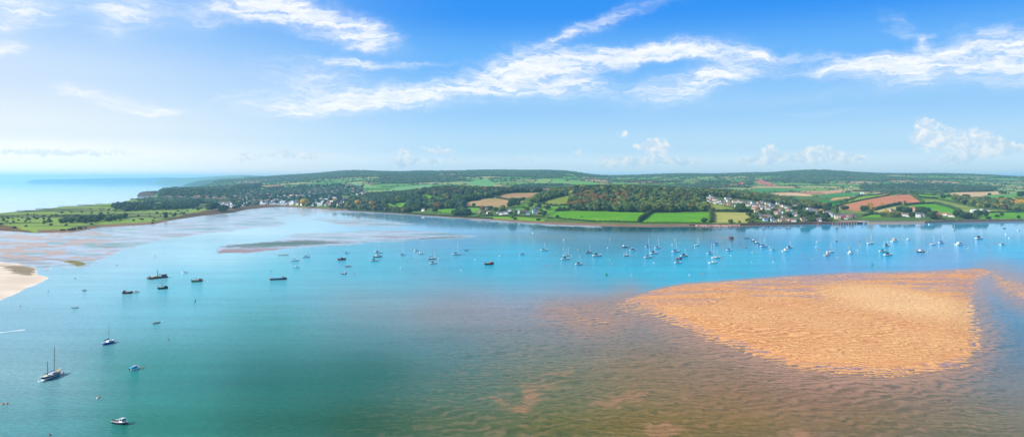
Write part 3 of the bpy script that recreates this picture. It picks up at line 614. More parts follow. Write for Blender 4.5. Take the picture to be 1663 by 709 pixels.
lil = n.m('MULTIPLY', n.ss(n.m('ADD', lilA, n.m('MULTIPLY', n.m('SUBTRACT', wn, 0.5), 1.6)), -0.1, 0.3), 0.9)
mudc = n.mix(lil, mudc, rgba((168, 140, 138)))
c1 = n.mix(mudf, shallow, mudc)
# sandbank
crest = n.m('ADD', n.m('MULTIPLY', n.ss(n.m('ADD', ripf, n.m('MULTIPLY', n.m('SUBTRACT', fine, .5), .8)), -0.35, 0.5), n.ss(lowf, 0.3, 0.7, 1.0, 0.35)), n.ss(lowf, 0.3, 0.7, 0.0, 0.35))
sandlo = n.mix(n.ss(big, 0.40, 0.62), rgba((206, 138, 92)), rgba((216, 156, 106)))
creamy = n.m('MULTIPLY', n.ss(n.v('LENGTH', n.v('DIVIDE', n.v('SUBTRACT', flat, (318, 600, 0)), (80, 150, 1))), 1.15, 0.25), 0.85)
sandhi = n.mix(n.m('MAXIMUM', creamy, n.m('MULTIPLY', n.ss(h, 0.35, 0.9), 0.2)), rgba((244, 182, 118)), rgba((252, 210, 150)))
sandc = n.mix(n.m('MAXIMUM', crest, n.m('MULTIPLY', creamy, 0.7)), sandlo, sandhi)
wetp = n.m('MULTIPLY', n.ss(crest, 0.55, 0.1), n.ss(h, 0.42, 0.1))
wet = n.m('MAXIMUM', n.m('MULTIPLY', wetp, 0.85), n.m('MULTIPLY', pool, 0.8))
wet = n.m('MULTIPLY', wet, n.ss(creamy, 0.6, 0.2))
sandc = n.mix(wet, sandc, rgba((160, 126, 128)))
c2 = n.mix(dry, c1, sandc)
# pale beach, its dark weedy flat and the olive spit
bm_ = n.ss(n.m('ADD', beaA, n.m('MULTIPLY', n.m('SUBTRACT', mn2, 0.5), 0.15)), 0.0, 0.06)
bcol = n.mix(n.ss(mn2, 0.4, 0.65), rgba((236, 212, 184)), rgba((250, 230, 206)))
dm = n.ss(n.m('ADD', darA, n.m('MULTIPLY', n.m('SUBTRACT', n.noise(n.mapping(flat, (0.03, 0.12, 1)), 1, 5, 0.7), 0.5), 3.4)), 0.15, 0.7)
bcol = n.mix(n.m('MULTIPLY', dm, 0.8), bcol, n.mix(n.ss(wn, .4, .6), rgba((112, 92, 80)), rgba((142, 128, 84))))
c3 = n.mix(bm_, c2, bcol)
sm_ = n.ss(n.m('ADD', spA, n.m('MULTIPLY', n.m('SUBTRACT', wn, 0.5), 0.9)), 0.0, 0.25)
c4 = n.mix(sm_, c3, n.mix(n.ss(wn, .42, .6), rgba((178, 160, 112)), rgba((110, 112, 62))))
fm = n.ss(n.m('ADD', n.m('MULTIPLY', foA, 0.7), n.m('MULTIPLY', n.m('SUBTRACT', n.noise(n.mapping(flat, (0.012, 0.05, 1)), 1, 5, 0.7), 0.5), 1.6)), 0.42, 0.62)
c5 = n.mix(n.m('MULTIPLY', fm, 0.9), c4, rgba((236, 242, 245)))
n.l.new(c5, bs.inputs['Base Color'])
solid = n.m('MAXIMUM', n.m('MAXIMUM', n.m('MULTIPLY', dry, n.m('SUBTRACT', 1.0, wet)), bm_), sm_)
rgh = n.m('ADD', n.ss(gy_, 1400, 950, 0.045, 0.13), n.m('MULTIPLY', mudf, 0.14)); rgh = n.m('ADD', rgh, n.m('MULTIPLY', n.m('MAXIMUM', n.m('MULTIPLY', weedm, 0.6), n.m('MULTIPLY', lil, .5)), 0.5))
rg = n.new('ShaderNodeMix', data_type='FLOAT'); n.l.new(n.m('MAXIMUM', solid, n.m('MULTIPLY', fm, .7)), rg.inputs[0]); n.l.new(rgh, rg.inputs[2]); rg.inputs[3].default_value = 0.9
n.l.new(rg.outputs[0], bs.inputs['Roughness']); n.l.new(n.m('SUBTRACT', n.m('MULTIPLY_ADD', n.m('MULTIPLY', wet, dry), 0.3, 1.14), n.m('MULTIPLY', n.ss(gy_, 560, 400), 0.045)), bs.inputs['IOR'])
sp_ = n.new('ShaderNodeMix', data_type='FLOAT'); n.l.new(solid, sp_.inputs[0]); sp_.inputs[2].default_value = 0.5; sp_.inputs[3].default_value = 0.15
n.l.new(sp_.outputs[0], bs.inputs['Specular IOR Level'])
# relief
wav = n.m('ADD', n.m('MULTIPLY', chop, 0.55), n.m('MULTIPLY', n.noise(n.mapping(flat, (1.0, 2.0, 1), rot=(0, 0, 0.3)), 0.9, 3, 0.6), 0.10))
wav = n.m('MULTIPLY', wav, n.m('SUBTRACT', 1.0, n.m('MULTIPLY', n.m('MAXIMUM', mudf, solid), 0.95)))
calm = n.ss(gy_, 1450, 950, 0.03, 1.0)
wav = n.m('MULTIPLY', wav, calm)
sandrel = n.m('MULTIPLY', n.m('ADD', n.m('MULTIPLY', ripf, 0.7), n.m('MULTIPLY', fine, 0.5)), dry)
bp = n.new('ShaderNodeBump'); bp.inputs['Strength'].default_value = 0.8; bp.inputs['Distance'].default_value = 1.0
n.l.new(n.m('ADD', wav, sandrel), bp.inputs['Height']); n.l.new(bp.outputs[0], bs.inputs['Normal'])

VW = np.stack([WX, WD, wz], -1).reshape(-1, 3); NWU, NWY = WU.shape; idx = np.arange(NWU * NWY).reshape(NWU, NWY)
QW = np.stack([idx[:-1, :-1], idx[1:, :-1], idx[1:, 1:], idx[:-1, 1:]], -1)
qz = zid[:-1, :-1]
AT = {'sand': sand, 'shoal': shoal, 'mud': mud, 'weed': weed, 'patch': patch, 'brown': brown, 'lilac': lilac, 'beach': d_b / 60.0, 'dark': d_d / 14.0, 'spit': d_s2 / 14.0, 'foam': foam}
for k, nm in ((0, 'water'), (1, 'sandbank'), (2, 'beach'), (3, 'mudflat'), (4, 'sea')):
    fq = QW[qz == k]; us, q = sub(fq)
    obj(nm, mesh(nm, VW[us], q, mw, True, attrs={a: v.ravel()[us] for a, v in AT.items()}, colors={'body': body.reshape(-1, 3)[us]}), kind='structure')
# ================================================================ VEGETATION
def icos(sub=1):
    import bmesh
    bm = bmesh.new(); bmesh.ops.create_icosphere(bm, subdivisions=sub, radius=1.0)
    V = np.array([v.co[:] for v in bm.verts]); Fc = np.array([[v.index for v in f.verts] for f in bm.faces]); bm.free()
    return V, Fc
ICO0 = icos(1); ICO1 = icos(2); ICO2 = icos(3)
def crown_arrays(seed, blobs, sub, hw=0.5, top=1.0, low=0.18, cards=0, kind='round'):
    """an uneven crown of unit height: several lumpy masses plus loose leaf sprays; base at z=low"""
    r = np.random.default_rng(seed); Vs, Fs = [], []; o = 0
    V0, F0 = {0: ICO0, 1: ICO1, 2: ICO2}[sub]
    for i in range(blobs):
        if kind == 'round':
            t = r.random(); z = low + (top - low) * (0.25 + 0.55 * t); ang = r.random() * 6.28 + i * 2.4
            rad = hw * 0.52 * math.sqrt(max(0.05, 1 - ((z - 0.55) / 0.5) ** 2)) * (0.25 if i == 0 else 1)
            s = (0.20 + 0.12 * r.random()) * (1.25 if i == 0 else 1)
        elif kind == 'tall':
            z = low + (top - low) * (i + 0.5) / blobs; ang = r.random() * 6.28; rad = 0.03; s = 0.13 * (1.15 - 0.75 * abs((i + .5) / blobs - .4))
        else:
            z = low + (top - low) * (i + 0.5) / blobs; ang = r.random() * 6.28; rad = 0.02; s = 0.26 * (1.05 - (i + .5) / blobs)
        c = np.array([rad * math.cos(ang), rad * math.sin(ang), z])
        d = 1 + (r.random(len(V0)) - .5) * (0.55 if sub > 1 else 0.4)
        v = V0 * d[:, None] * s * np.array([1, 1, 0.8 if kind == 'round' else 1.3]) + c
        v[:, :2] *= (hw / 0.5 if kind == 'round' else 1)
        Vs.append(v); Fs.append(F0 + o); o += len(v)
    if cards:
        for i in range(cards):
            ph, th = r.random() * 6.28, math.acos(1 - 1.7 * r.random()); q = 0.9 + 0.25 * r.random()
            c = np.array([hw * .82 * q * math.sin(th) * math.cos(ph), hw * .82 * q * math.sin(th) * math.sin(ph), 0.56 + 0.42 * q * math.cos(th)])
            a = r.normal(size=(3, 3)) * 0.035
            Vs.append(c + a); Fs.append(np.array([[0, 1, 2]]) + o); o += 3
    return np.concatenate(Vs), np.concatenate(Fs)
def leafmat(name, c1, c2, attr=False):
    m = bpy.data.materials.new(name); m.use_nodes = True; n = NT(m.node_tree); bs = n.n['Principled BSDF']
    g = n.new('ShaderNodeNewGeometry'); ri = g.outputs['Random Per Island']; oi = n.new('ShaderNodeObjectInfo').outputs['Random']
    nz = n.noise(g.outputs['Position'], 0.35, 4, 0.7)
    f = n.m('ADD', n.m('MULTIPLY', ri, 0.55), n.m('MULTIPLY', n.m('SUBTRACT', nz, 0.5), 1.3))
    if not attr: f = n.m('ADD', f, n.m('MULTIPLY', n.m('SUBTRACT', oi, 0.5), 0.5))
    col = n.mix(n.m('ADD', f, 0.15, clamp=True), tuple(c1) + (1,), tuple(c2) + (1,))
    if attr:
        a = n.new('ShaderNodeAttribute', attribute_name='tint')
        col = n.mix(1.0, col, a.outputs['Color'], 'MULTIPLY')
    n.l.new(col, bs.inputs['Base Color']); bs.inputs['Roughness'].default_value = .8; bs.inputs['Specular IOR Level'].default_value = .2
    return m
L_DARK = leafmat('foliage_dark', (.013, .034, .012), (.045, .085, .022))
L_MID = leafmat('foliage_mid', (.025, .055, .012), (.085, .135, .028))
L_OLIVE = leafmat('foliage_olive', (.06, .08, .015), (.15, .16, .03))
L_GOLD = leafmat('foliage_gold', (.30, .17, .015), (.55, .34, .03))
L_RUST = leafmat('foliage_rust', (.10, .06, .015), (.22, .12, .025))
L_MASS = leafmat('foliage_mass', (.42, .42, .42), (1.15, 1.15, 1.15), True)
BARK = mat('bark', (84, 70, 56), .9)
PROT = [crown_arrays(100 + i, 7, 1, 0.5) for i in range(8)]
PROT_T = [crown_arrays(120 + i, 7, 1, kind='tall') for i in range(2)]
PROT_F = [(ICO1[0] * (1 + (np.random.default_rng(140 + i).random(42) - .5)[:, None] * .5) * np.array([.5, .5, .45]) + np.array([0, 0, .42]), ICO1[1]) for i in range(5)]
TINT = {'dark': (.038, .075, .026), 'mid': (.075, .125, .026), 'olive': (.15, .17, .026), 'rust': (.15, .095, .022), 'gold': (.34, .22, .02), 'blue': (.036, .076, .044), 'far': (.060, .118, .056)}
def massmesh(name, pts, sizes, tints, protos, wfac=1.0):
    """one mesh of many crowns; pts (n,3) ground points, sizes = heights"""
    Vs, Fs, Ts = [], [], []; o = 0
    g = np.random.default_rng(len(pts)); pick = g.integers(0, len(protos), len(pts))
    for k, (V0, F0) in enumerate(protos):
        sel = np.where(pick == k)[0]
        if not len(sel): continue
        a = g.random(len(sel)) * 6.28; ca, sa = np.cos(a), np.sin(a)
        s = sizes[sel]; w = s * wfac * (0.8 + 0.45 * g.random(len(sel)))
        x = (V0[None, :, 0] * ca[:, None] - V0[None, :, 1] * sa[:, None]) * w[:, None]
        y = (V0[None, :, 0] * sa[:, None] + V0[None, :, 1] * ca[:, None]) * w[:, None]
        z = V0[None, :, 2] * s[:, None]
        v = np.stack([x, y, z], -1) + pts[sel][:, None, :]
        f = F0[None] + (np.arange(len(sel)) * len(V0))[:, None, None] + o
        Vs.append(v.reshape(-1, 3)); Fs.append(f.reshape(-1, 3)); o += len(sel) * len(V0)
        Ts.append(np.repeat(tints[sel], len(V0), 0))
    return mesh(name, np.concatenate(Vs), np.concatenate(Fs), L_MASS, False, colors={'tint': np.concatenate(Ts)})
def scatter(poly, step, d0, d1, keep=1.0):
    """jittered points on the ground whose bearing/dip falls inside the surveyed outline"""
    bx = [p[0] for p in poly]; x0, x1 = min(bx), max(bx)
    Ys = np.arange(d0, d1, step); out = []
    for Y in Ys:
        xs = np.arange((x0 - CX) * Y / F, (x1 - CX) * Y / F, step)
        if len(xs): out.append(np.stack([xs, np.full(len(xs), Y)], 1))
    p = np.concatenate(out); p = p + (rng.random(p.shape) - .5) * step * .95
    p = p[rng.random(len(p)) < keep]; u = CX + F * p[:, 0] / p[:, 1]; z = lerpZ(u, p[:, 1]); py = HY + (CAMZ - z) * F / p[:, 1]
    k = inpoly(u, py, poly) & (z > 0.8)
    return np.column_stack([p[k], z[k]])
def tints(n, mixd, seed=0):
    g = np.random.default_rng(seed + n); ks = list(mixd); pr = np.array([mixd[k] for k in ks], float); pr /= pr.sum()
    t = np.array([TINT[k] for k in ks])[g.choice(len(ks), n, p=pr)]
    return t * (0.6 + 0.85 * g.random((n, 1)))
WOODS = [
 ('the wood above the tan fields', [(676, 318), (676, 306), (690, 302), (720, 299), (800, 303), (880, 306), (905, 308), (872, 312.5), (830, 313), (812, 316), (800, 320.5), (786, 322), (760, 327), (744, 327), (722, 325), (715, 321), (702, 319.5), (690, 316)], 13, 1950, 3000, {'dark': 3, 'blue': 3, 'mid': 1.2, 'rust': 1.3}, 14),
 ('the hedge wood beside the olive pasture', [(862, 329), (868, 323), (890, 316), (905, 310), (930, 304), (932, 314), (926, 317), (900, 322), (872, 330)], 11, 1900, 2900, {'mid': 2, 'olive': 1.5, 'dark': 2}, 13),
 ('the great wood behind the meadows', [(925, 342), (925, 320), (928, 306), (960, 304), (1000, 303), (1050, 304), (1090, 309), (1105, 314), (1130, 322), (1145, 331), (1152, 343), (1058, 345), (1000, 344), (960, 342.5)], 13, 1700, 2800, {'mid': 3, 'olive': 1.6, 'dark': 3.4, 'rust': .6}, 16),
 ('the ridge wood above the village', [(1095, 310), (1110, 308), (1150, 306), (1190, 311), (1220, 314), (1260, 323), (1290, 329), (1330, 334), (1342, 338), (1320, 339), (1285, 334.5), (1250, 330), (1205, 323), (1170, 320), (1130, 319)], 11.5, 1800, 2900, {'mid': 3, 'olive': 2, 'dark': 2.2, 'gold': .15}, 13),
 ('the mixed wood on the low ground at the edge', [(1546, 322), (1580, 325), (1620, 327), (1663, 327), (1760, 328), (1760, 342), (1663, 343), (1634, 341), (1600, 338.5), (1570, 333), (1550, 328)], 12, 1900, 3200, {'mid': 2.4, 'olive': 2.6, 'dark': 1.5, 'gold': .7, 'rust': .4}, 13),
 ('the dark copses west of the wood', [(592, 331), (592, 318), (640, 317), (652, 316), (672, 312), (680, 321), (664, 328), (638, 330.5), (606, 332)], 13, 1900, 3400, {'dark': 3, 'blue': 2, 'mid': 1}, 15),
 ('the tall clump between the park meadows', [(662, 343), (664, 330), (674, 323), (684, 325), (682, 334), (678, 343)], 11, 1900, 2600, {'dark': 3, 'blue': 2}, 17),
 ('the trees round the park house', [(684, 338), (690, 327), (724, 327), (745, 334), (740, 338), (705, 340)], 14, 1900, 2600, {'dark': 3, 'mid': 2, 'rust': .3}, 14),
 ('the trees below the tan field', [(738, 352), (742, 334), (746, 320), (754, 328), (752, 344), (762, 345), (762, 350)], 10, 1700, 2600, {'dark': 3, 'blue': 2}, 14),
 ('the shore trees west of the park', [(560, 340), (560, 330), (600, 329), (618, 334), (640, 341), (664, 345), (664, 347.5), (600, 342)], 12, 1800, 2700, {'dark': 3, 'mid': 2, 'rust': 1, 'gold': .12}, 12),
]
# the largest crowns of these woods are separate trees (below); the rest of each wood is one mass
EDGE = []
for i, (lab, poly, step, d0, d1, mixd, hh) in enumerate(WOODS):
    p = scatter(poly, step, d0, d1)
    s = hh * (0.7 + 0.6 * rng.random(len(p)))
    t = tints(len(p), mixd, i)
    # autumn colour comes in drifts
    dr = fbm(p[:, 0] / 60, p[:, 1] / 60, 77 + i, 3)
    if 'great' in lab:
        q = (dr > .57) & (p[:, 0] < 330) & (p[:, 1] < 2350); t[q] = np.array(TINT['rust']) * (0.6 + .7 * rng.random((q.sum(), 1)))
        q = (p[:, 0] / p[:, 1] * F + CX > 1042) & (p[:, 1] < 2060) & (rng.random(len(p)) < .55); t[q] = np.array((.12, .16, .025)) * (0.7 + .6 * rng.random((q.sum(), 1)))
    # nearest rank along the edge: separate trees
    near_ = np.argsort(p[:, 1])[:max(3, min(12, len(p) // 6))]
    m = np.zeros(len(p), bool); m[near_] = True
    EDGE.append((lab, p[m], s[m], t[m]))
    print("MASS", lab, len(p)); o = obj('woodland', massmesh('woodland', p[~m], s[~m], t[~m], PROT, 1.05)); tag(o, 'closed canopy of ' + lab, 'woodland', kind='stuff')
# open country: hedgerow trees and far woods
def region(x0, x1, d0, d1, n):
    Y = np.sqrt(rng.random(n) * (d1 ** 2 - d0 ** 2) + d0 ** 2); u = x0 + (x1 - x0) * rng.random(n); X = (u - CX) * Y / F
    return X, Y, u
def far_trees(name, label, n, d0, d1, x0, x1, size, woodstep, thr=0.592, hedge=9, kp=.5):
    X, Y, u = region(x0, x1, d0, d1, n); z = lerpZ(u, Y)
    idv, e, w = country(X, Y, z)
    wood = w > thr + (fbm(X / 45, Y / 60, 88, 2) - .5) * .03
    hedge_ = (e < hedge) & (rng.random(n) < kp)
    loose = rng.random(n) < 0.004
    py = HY + (CAMZ - z) * F / Y
    infield = np.zeros(n, bool)
    for (nm, c, poly, a, b) in FIELDS: infield |= inpoly(u, py, poly) & (Y > a) & (Y < b)
    ok = (wood | hedge_ | loose) & (z > 4) & (~infield) & (Y < seaY(u) - 40) & (Y > shoreY(u) + 60)
    p = np.column_stack([X, Y, z])[ok]; s = size * (0.6 + 0.7 * rng.random(len(p))) * np.where(wood[ok], 1.15, .75)
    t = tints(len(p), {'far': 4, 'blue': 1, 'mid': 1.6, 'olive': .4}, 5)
    o = obj(name, massmesh(name, p, s, t, PROT_F, 1.35)); tag(o, label, 'trees', kind='stuff')
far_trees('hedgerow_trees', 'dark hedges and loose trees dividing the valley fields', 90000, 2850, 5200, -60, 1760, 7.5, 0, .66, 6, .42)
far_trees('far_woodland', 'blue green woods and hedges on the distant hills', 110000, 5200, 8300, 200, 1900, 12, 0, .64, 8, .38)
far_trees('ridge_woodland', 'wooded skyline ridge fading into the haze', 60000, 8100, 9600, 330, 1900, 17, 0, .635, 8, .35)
# woods at the foot of the hills, as surveyed
for (lab, poly, step, d0, d1) in (('dark conifer block in front of the right hand hills', [(1525, 309), (1528, 304), (1560, 304), (1606, 305), (1618, 309), (1600, 311.5), (1530, 312)], 17, 3000, 6500),
                                 ('long plantation under the wooded ridge', [(1396, 307), (1400, 303), (1450, 301), (1500, 302), (1535, 303), (1528, 309), (1440, 308)], 19, 3000, 7000),
                                 ('row of dark trees behind the ploughed hill', [(1447, 313.5), (1450, 311.5), (1470, 311.5), (1471, 314)], 13, 2500, 3300),
                                 ('wood filling the saddle behind the great wood', [(830, 303), (880, 301), (915, 301.5), (914, 304), (870, 305.5), (835, 305)], 17, 2900, 6500)):
    p = scatter(poly, step, d0, d1)
    if len(p) < 3: continue
    s = 15 * (0.7 + .6 * rng.random(len(p)))
    o = obj('woodland', massmesh('woodland', p, s, tints(len(p), {'blue': 3, 'dark': 2, 'mid': .6}), PROT_F, 1.2)); tag(o, lab, 'woodland', kind='stuff')
# the town among trees, the warren scrub and pines, the sea cliff wood
TOWN = [
 ('trees of the low town behind the saltmarsh', [(372, 343), (380, 325), (430, 322), (560, 322), (592, 318), (592, 333), (560, 340), (500, 336), (460, 333), (430, 332)], 24, 2100, 4300, {'dark': 3, 'blue': 3, 'mid': 1, 'gold': .08}, 10.5, .5),
 ('trees climbing through the upper town', [(262, 318), (300, 312), (380, 308), (430, 306), (540, 300), (592, 303), (592, 319), (540, 322), (440, 323), (375, 326), (300, 322)], 27, 2900, 5600, {'dark': 3, 'blue': 4, 'mid': 1}, 11, .46),
 ('dark scrub wood above the sea cliff', [(259, 320), (260, 313), (268, 310), (280, 309.5), (330, 311), (380, 309), (380, 313), (330, 318), (290, 321)], 17, 3300, 5200, {'dark': 3, 'mid': 1.5, 'blue': 2}, 13, 1.0),
 ('wooded knoll over the town', [(376, 306), (390, 302), (422, 301), (424, 305), (400, 308)], 20, 4200, 7000, {'dark': 2, 'blue': 3}, 16, 1.0),
 ('pine belt on the warren', [(180, 337), (196, 333), (235, 332), (262, 334), (318, 327), (330, 329), (316, 338), (300, 340), (240, 342), (204, 344), (190, 341)], 16, 1900, 3400, {'dark': 4, 'blue': 2}, 11, .9),
 ('line of trees across the links', [(95, 361), (130, 356), (180, 355), (207, 351), (207, 355), (185, 359), (140, 363), (100, 363)], 13, 1400, 2400, {'dark': 4, 'mid': 1}, 9, .95),
 ('thorn scrub beside the saltmarsh', [(50, 378), (80, 376), (130, 371), (200, 366), (250, 361.5), (285, 356), (285, 358), (250, 364), (160, 370), (120, 375.5), (60, 379)], 9, 1250, 2200, {'dark': 4, 'mid': 1, 'rust': .5}, 3.6, .9),
 ('dune scrub of the outer warren', [(-300, 362), (0, 352), (60, 346), (130, 340), (200, 334), (240, 333), (190, 342), (120, 350), (60, 355), (0, 362), (-300, 374)], 20, 1400, 3000, {'dark': 3, 'mid': 2, 'rust': .7}, 3.2, .55),
 ('bushes between the fairways', [(-200, 378), (0, 364), (50, 352), (150, 346), (290, 338), (360, 335), (372, 342), (330, 347), (250, 359), (150, 366), (60, 374), (0, 374)], 21, 1350, 2900, {'dark': 4, 'mid': 1}, 4.5, .32),
]
for i, (lab, poly, step, d0, d1, mixd, hh, kp) in enumerate(TOWN):
    p = scatter(poly, step, d0, d1, kp); s = hh * (0.6 + .8 * rng.random(len(p)))
    if 'bushes' in lab or 'dune' in lab:
        k = fbm(p[:, 0] / 90, p[:, 1] / 45, 90 + i, 3) > .52; p, s = p[k], s[k]
    o = obj('scrub' if hh < 6 else 'woodland', massmesh('woodland', p, s, tints(len(p), mixd, 20 + i), PROT_F if hh < 6 else PROT, 1.5 if hh < 6 else 1.15)); tag(o, lab, 'scrub' if hh < 6 else 'woodland', kind='stuff')

# ---- separate trees
def trunkmesh(h):
    b = MB(); b.tube((0, 0, -1), (0, 0, .45), .035, .02, 6); b.tube((0, 0, .3), (.14, .04, .52), .014, .007, 5); b.tube((0, 0, .32), (-.12, .08, .55), .014, .007, 5); b.tube((0, 0, .36), (.02, -.14, .56), .012, .006, 5)
    return b.mesh('trunk', BARK)
TRK = trunkmesh(1)
CROWNS = {}
def crown(kind, leaf, k):
    key = (kind, leaf.name, k)
    if key not in CROWNS:
        V0, F0 = crown_arrays(300 + k * 7, 12 if kind == 'round' else 8, 2, 0.5, cards=260 if kind == 'round' else 120, kind=kind)
        CROWNS[key] = mesh('crown', V0, F0, leaf)
    return CROWNS[key]
LEAF = {'dark': L_DARK, 'mid': L_MID, 'olive': L_OLIVE, 'gold': L_GOLD, 'rust': L_RUST}
tree_n = [0]
def tree(loc, h, leaf, label, group=None, kind='round', w=1.0, name='tree'):
    tree_n[0] += 1
    t = thing(name, label, 'tree', tuple(loc), random.random() * 6.28, group); h *= 1.2; t.scale = (h * w * 1.12, h * w * 1.12, h)
    obj('crown', crown(kind, LEAF[leaf], tree_n[0] % 4), t); obj('trunk', TRK, t)
    return t
for lab, p, s, t in EDGE:
    for i in range(len(p)):
        lum = t[i]; lf = 'rust' if lum[0] > lum[1] * 1.2 else ('olive' if lum[1] > .11 else ('mid' if lum[1] > .075 else 'dark'))
        tree(p[i] - np.array([0, 0, .3]), s[i], lf, 'tree in the front rank of ' + lab, 'front rank of ' + lab, w=1.1)
